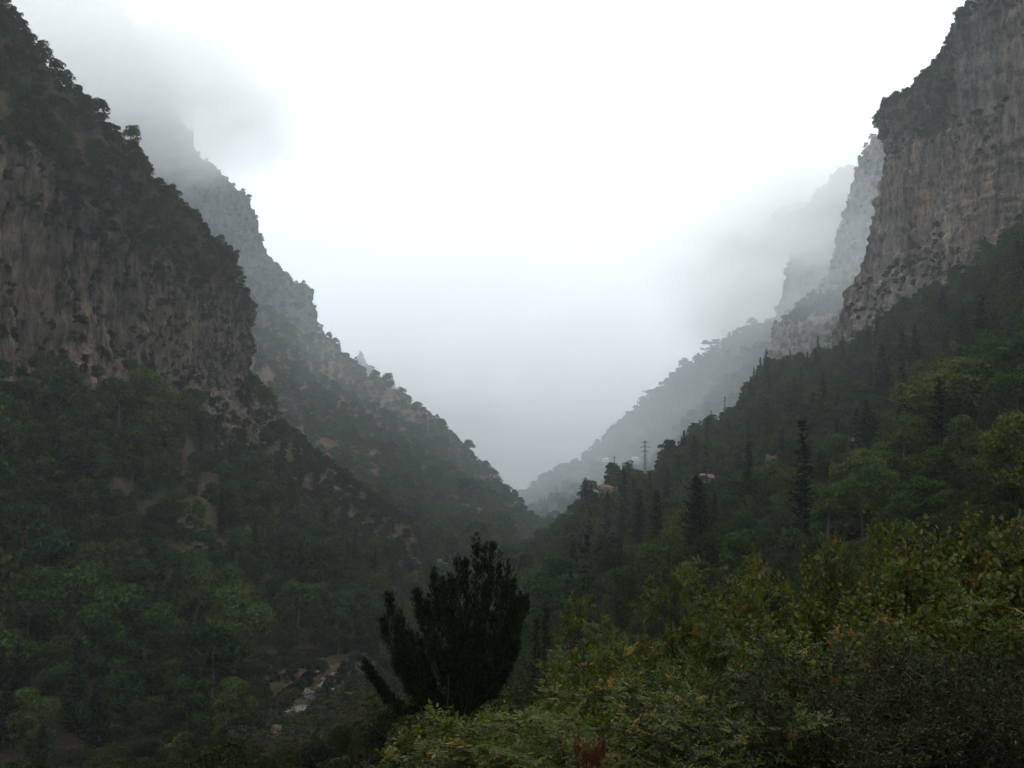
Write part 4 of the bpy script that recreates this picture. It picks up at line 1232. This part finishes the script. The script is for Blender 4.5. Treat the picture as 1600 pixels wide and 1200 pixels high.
PIN, RND, NAR = 'pinnate-leaved shrubs in front', 'round-leaved shrubs in front', 'narrow-leaved shrubs in front'
k = 0
for (u, v, d, kind, w, lv, label, group) in [
    (655, 1160, 8.0, 'slim', 1.0, 30, 'small green pinnate-leaved shrub in front of the lowest juniper plume', None),
    (685, 1090, 8.6, 'slim', 0.9, 40, 'slender pinnate-leaved sprig rising before the dark juniper', None),
    (600, 1168, 8.4, 'slim', 1.0, 0, 'small yellowish pinnate-leaved sapling downhill of the dark juniper', None),
    (932, 935, 13.0, 'slim', 0.9, 30, 'lone slender sapling standing clear above the pinnate thicket', None),
    (730, 1155, 7.8, 'slim', 1.2, 0, 'low pinnate-leaved sapling under the dark juniper', None),
    (800, 1150, 7.6, 'pinnate', 0.55, 0, 'low green pinnate-leaved shrub at the foot of the dark juniper', None),
    (895, 1045, 9.0, 'pinnate', 0.65, 60, 'bushy green pinnate-leaved shrub just beside the dark juniper', None),
    (960, 1000, 10.2, 'pinnate', 0.7, 60, 'pinnate-leaved shrub with a few orange leaves at its top', None),
    (1020, 965, 10.5, 'pinnate', 0.7, 60, 'green pinnate-leaved shrub between two taller yellowish ones', None),
    (1062, 893, 11.5, 'slim', 1.0, 60, 'pinnate-leaved shrub with a lone orange-tipped sprig in front of the conical fir', None),
    (1155, 866, 11.5, 'pinnate', 0.8, 60, 'tallest yellow-green pinnate-leaved shrub, in front of the narrow spire conifer', None),
    (1240, 905, 10.6, 'round', 0.85, 60, 'round-leaved yellowish shrub next to the tallest pinnate one', None),
    (1300, 868, 11.0, 'round', 0.7, 90, 'round-leaved shrub with rust-tinted leaves on its crest', None),
    (1390, 850, 11.2, 'narrow', 0.8, 0, 'dark fine-leaved shrub between round-leaved yellowish ones', None),
    (1365, 815, 16.0, 'pinnate', 0.8, 0, 'light green shrub behind the dark fine-leaved one', None),
    (1470, 808, 10.6, 'round', 0.85, 90, 'dense round-leaved yellow and brown shrub next to the dark fine-leaved one', RND),
    (1560, 802, 10.4, 'round', 0.85, 90, 'dense round-leaved yellow and brown shrub above the bright green pinnate one', RND),
    (1650, 790, 10.4, 'round', 0.9, 0, 'dense round-leaved yellow and brown shrub at the end of its row', RND),
    (930, 1090, 7.6, 'pinnate', 0.7, 0, 'green pinnate-leaved shrub uphill of the small red-leaved one', PIN),
    (1000, 1040, 8.2, 'pinnate', 0.8, 0, 'green pinnate-leaved shrub below the lone orange-tipped sprig', PIN),
    (1105, 985, 8.8, 'pinnate', 0.8, 0, 'green pinnate-leaved shrub below the tallest yellow-green one', PIN),
    (1205, 980, 8.8, 'pinnate', 0.8, 0, 'green pinnate-leaved shrub below the round-leaved yellowish one', PIN),
    (1320, 945, 8.8, 'round', 0.75, 0, 'sparse round-leaved shrub with brown leaves amid the thicket', None),
    (1430, 925, 9.0, 'round', 0.7, 0, 'dim round-leaved shrub under the yellow and brown ones', None),
    (1560, 910, 8.8, 'pinnate', 0.75, 0, 'bright green pinnate-leaved shrub beneath the round-leaved ones', None),
    (850, 1170, 6.6, 'pinnate', 0.6, 0, 'low green pinnate-leaved shrub between the juniper foot and the red-leaved shrub', PIN),
    (950, 1120, 6.6, 'pinnate', 0.7, 0, 'green pinnate-leaved shrub rising right behind the small red-leaved one', PIN),
    (1075, 1090, 6.6, 'pinnate', 0.7, 0, 'green pinnate-leaved shrub beside the first dark twiggy one', PIN),
    (1190, 1075, 6.6, 'narrow', 0.7, 0, 'dark narrow-leaved twiggy shrub beside the green pinnate ones', NAR),
    (1300, 1040, 6.8, 'narrow', 0.7, 0, 'dark narrow-leaved twiggy shrub below the sparse round-leaved one', NAR),
    (1410, 1005, 7.0, 'narrow', 0.7, 0, 'dark narrow-leaved twiggy shrub below the dim round-leaved one', NAR),
    (1510, 1000, 7.0, 'narrow', 0.7, 0, 'dark narrow-leaved twiggy shrub below the bright green pinnate one', NAR),
    (1610, 985, 7.0, 'narrow', 0.75, 0, 'dark narrow-leaved twiggy shrub at the end of its row', NAR),
    (925, 1188, 6.0, 'red', 0.09, 0, 'small red-leaved shrub low in the front thicket', None),
    (505, 1092, 36.0, 'narrow', 2.6, 0, 'wide brownish twiggy bush beside the pale boulders', None),
]:
    shrub(u, v, d, kind, label, group, w, k, lv)
    k += 1

# ------------------------------------------------------------------ the dark juniper
JD = 24.0
jb = px(728, 1185, JD); jb[2] = ground_z(jb[0], jb[1])
jun = empty('juniper', tuple(jb))
tag(jun, 'near-black juniper with many upswept feathery plumes', 'juniper')
gj = np.random.default_rng(5)
hub = px(725, 1130, JD) - jb
obj('trunk', mesh_of('trunk', *tube(np.stack([[0, 0, -0.4], hub * [0.5, 0.5, 0.35], hub]), [0.17, 0.13, 0.09], 7), [M['bark_dark']], smooth=True), jun)

def plume(tip, base, bow, fat, n):
    tip, base = np.asarray(tip, float), np.asarray(base, float)
    t = np.linspace(0, 1, 12)[:, None]
    mid = base * 0.42 + tip * 0.58 + bow
    path = base * (1 - t) ** 2 + 2 * mid * t * (1 - t) + tip * t * t
    L = np.linalg.norm(tip - base)
    # side shoots keep close to the axis and all point onward
    ns = max(10, int(L * 13))
    C, T = [], []
    tubes = [tube(path, np.linspace(0.022, 0.004, 12), 5)]
    tt = np.linspace(0, 1, 12)
    for i in range(ns):
        q = gj.uniform(0.12, 0.97)
        p = np.array([np.interp(q, tt, path[:, a]) for a in range(3)])
        d = unit(np.array([np.interp(min(1, q + 0.08), tt, path[:, a]) for a in range(3)]) - p + 1e-6)
        ax = unit(d + [0, 0, 0.4] + gj.normal(size=3) * 0.2)
        l = fat * gj.uniform(0.8, 1.9) * (1.1 - 0.6 * q)
        m = int(n / ns)
        f = gj.random(m) ** 0.8
        rad = 0.055 * (1.05 - f) + 0.012
        off = gj.normal(size=(m, 3)) * rad[:, None]
        C.append(p + ax * (l * f)[:, None] + off)
        T.append(unit(ax + unit(off + 1e-6) * 0.45 + gj.normal(size=(m, 3)) * 0.12))
    C, T = np.concatenate(C), np.concatenate(T)
    L1 = gj.uniform(0.06, 0.13, len(C))
    V, Q = leaf_shape(C, T, unit(gj.normal(size=C.shape)), L1, L1 * 0.22, 0.1)
    wv, wq = join(tubes)
    me = mesh_of('plume', np.concatenate([V, wv]), np.concatenate([Q, wq + len(V)]), [M['juniper'], M['juniper']], mat_index=[0] * len(Q) + [1] * len(wq))
    o = obj('plume', me, jun)
    return o

tips = [(607, 932), (598, 975), (622, 960), (572, 1042), (590, 1065), (640, 990), (652, 925), (668, 945), (676, 892), (690, 905), (705, 905), (716, 880), (728, 872), (745, 842), (757, 850), (770, 852), (783, 868), (795, 880), (803, 905), (812, 935), (822, 940), (655, 1000), (700, 960), (765, 905), (620, 1030), (660, 1050), (700, 1020), (745, 985), (790, 985), (805, 1010), (760, 1050), (720, 1070)]
for i, (u, v) in enumerate(tips):
    dd = gj.uniform(-0.8, 0.8)
    tip = px(u, v, JD + dd) - jb
    side = (u - 725) / 100.0
    base = hub + np.array([0.25 * side + gj.normal() * 0.12, gj.normal() * 0.15 + 0.2 * dd, gj.uniform(-0.35, 0.35)])
    plume(tip, base, np.array([0.28 * side, 0.1 * dd, -0.25 - 0.1 * abs(side)]), 0.31, 1900)
# two slim dark ones just beyond it
for (u, vt, d, w, lab) in ((853, 945, 33.0, 0.105, 'slim dark cypress behind the juniper, taller of the two'), (838, 962, 31.0, 0.09, 'slim dark cypress behind the juniper, shorter of the two')):
    top_ = px(u, vt, d); gz = ground_z(top_[0], top_[1])
    plant('cypress', CONES[1], (top_[0], top_[1], gz), top_[2] - gz, 1.0, lab, 'cypress', None, 0.8)

# ------------------------------------------------------------------ air
def volume_mat(name, density, color, aniso=0.0):
    m, nt, out = new_mat(name)
    pv = nt.nodes.new('ShaderNodeVolumePrincipled')
    pv.inputs['Color'].default_value = (*color, 1)
    pv.inputs['Density'].default_value = density
    pv.inputs['Anisotropy'].default_value = aniso
    nt.links.new(pv.outputs[0], out.inputs['Volume'])
    return m, nt, pv

hz, _, _ = volume_mat('haze_air', 0.00024, (0.86, 0.945, 0.998), 0.55)
a, b, zt, zb = -7300.0, 7300.0, 700.0, Z0 - 1.0
hv = np.array([(a, a, zb), (b, a, zb), (b, b, zb), (a, b, zb), (a, a, zt), (b, a, zt), (b, b, zt), (a, b, zt)])
hf = np.array([(0, 3, 2, 1), (4, 5, 6, 7), (0, 1, 5, 4), (1, 2, 6, 5), (2, 3, 7, 6), (3, 0, 4, 7)])
tag(obj('haze', mesh_of('haze', hv, hf, [hz])), 'pale bluish haze filling the gorge', None, None, 'stuff')

# low cloud drifting in the gorge: soft lumps, each in three nested shells so that its rim is thin
def puff_mesh(seed):
    import bmesh
    bm = bmesh.new()
    bmesh.ops.create_icosphere(bm, subdivisions=5, radius=1.0)
    V = np.array([v.co[:] for v in bm.verts])
    r = 1 + 0.34 * fbm(V * 1.5 + seed * 7.1, 3) + 0.12 * ridged(V * 3.5 + seed, 4)
    for v, p in zip(bm.verts, V * r[:, None]): v.co = p
    me = bpy.data.meshes.new('cloud')
    bm.to_mesh(me); bm.free()
    for p in me.polygons: p.use_smooth = True
    return me
def cloud(u, v, d, size, tau, seed, label, rz=0.0, tint=(1.0, 1.0, 1.0), shells=(1.0, 0.74, 0.5)):
    c = px(u, v, d)
    rx, ry, rz_ = size
    for k, s in enumerate(shells):
        m, _, _ = volume_mat('cloud_vapour', tau / len(shells) / (2 * ry * s), tint, 0.6)
        me = puff_mesh(seed + 3.7 * k)
        me.materials.append(m)
        o = obj('cloud', me)
        o.location = c + np.array([0, 0, -0.12 * rz_ * k])
        o.scale = (rx * s, ry * s, rz_ * s)
        o.rotation_euler = (0, 0, rz)
        tag(o, label, None, None, 'stuff')
for i, (u, v, d, size, tau, lab) in enumerate([
    (230, 60, 1080, (190, 150, 120), 1.7, 'cloud hiding the top of the far spur'),
    (345, 150, 1150, (150, 120, 80), 0.5, 'cloud hiding the top of the far spur'),
    (60, 40, 1000, (190, 150, 120), 1.4, 'cloud hiding the top of the far spur'),
    (1215, 330, 1100, (85, 110, 70), 1.1, 'cloud across the third and fourth cliffs'),
    (1150, 430, 1500, (150, 120, 120), 1.6, 'cloud across the third and fourth cliffs'),
    (1290, 250, 1050, (90, 100, 60), 1.0, 'cloud across the third and fourth cliffs'),
    (470, 600, 900, (200, 150, 120), 0.14, 'thin veil of mist in the middle of the gorge'),
    (1060, 600, 860, (230, 170, 150), 0.42, 'thin veil of mist in the middle of the gorge'),
    (820, 780, 900, (220, 200, 110), 0.5, 'thin veil of mist in the middle of the gorge'),
    (1300, 380, 640, (60, 60, 75), 0.22, 'thin veil of mist before the second cliff'),
    (1120, 495, 1450, (48, 60, 50), 0.6, 'cloud across the third and fourth cliffs'),
    (900, 600, 2600, (480, 300, 190), 1.9, 'low cloud at the end of the gorge'),
    (620, 580, 2400, (420, 300, 190), 1.7, 'low cloud at the end of the gorge'),
    (800, 700, 2300, (600, 400, 200), 1.2, 'low cloud at the end of the gorge'),
    (760, 420, 3000, (700, 400, 300), 1.4, 'low cloud at the end of the gorge'),
]):
    cloud(u, v, d, size, tau, i + 1, lab, 0.3 * i, (0.9, 0.96, 0.99) if 'mist' in lab else (1.0, 1.0, 1.0))
# torn banks: one smooth hull each, the vapour inside it broken up by noise and thinning to nothing at the rim
def bank(u, v, d, size, peak, freq, seed, label):
    m, nt, pv = volume_mat('cloud_bank', 0.0, (1.0, 1.0, 1.0), 0.6)
    tc = nt.nodes.new('ShaderNodeTexCoord').outputs['Object']
    off = nt.nodes.new('ShaderNodeVectorMath'); off.operation = 'ADD'
    nt.links.new(tc, off.inputs[0]); off.inputs[1].default_value = (seed * 3.1, seed * 1.7, seed * 5.3)
    mp = nt.nodes.new('ShaderNodeMapping'); mp.inputs['Scale'].default_value = (size[0] / size[2] * 0.6, 1, 1)
    nt.links.new(off.outputs[0], mp.inputs[0])
    nz = nd(nt, 'ShaderNodeTexNoise', Scale=freq, Detail=4.0, Roughness=0.55, Distortion=0.4)
    nt.links.new(mp.outputs[0], nz.inputs['Vector'])
    mr = nd(nt, 'ShaderNodeMapRange', From_Min=0.47, From_Max=0.60)
    nt.links.new(nz.outputs['Fac'], mr.inputs['Value'])
    ln = nt.nodes.new('ShaderNodeVectorMath'); ln.operation = 'LENGTH'
    nt.links.new(tc, ln.inputs[0])
    fo = nd(nt, 'ShaderNodeMapRange', From_Min=1.0, From_Max=0.35, To_Max=peak / size[1])
    nt.links.new(ln.outputs['Value'], fo.inputs['Value'])
    mul = nt.nodes.new('ShaderNodeMath'); mul.operation = 'MULTIPLY'
    nt.links.new(mr.outputs[0], mul.inputs[0]); nt.links.new(fo.outputs[0], mul.inputs[1])
    nt.links.new(mul.outputs[0], pv.inputs['Density'])
    me = puff_mesh(0)
    V = np.empty(len(me.vertices) * 3, dtype=np.float32); me.vertices.foreach_get('co', V)
    me.vertices.foreach_set('co', (unit(V.reshape(-1, 3)) * 1.02).ravel())
    me.materials.append(m)
    o = obj('cloud', me)
    o.location = px(u, v, d); o.scale = size
    return tag(o, label, None, None, 'stuff')
bank(850, 545, 1900, (420, 130, 150), 1.9, 1.7, 1, 'torn bank of low cloud across the end of the gorge')
bank(1185, 400, 1120, (130, 70, 130), 1.9, 1.6, 2, 'torn cloud clinging to the third and fourth cliffs')
bank(330, 170, 1020, (150, 70, 105), 1.8, 1.6, 3, 'torn cloud clinging to the top of the far spur')
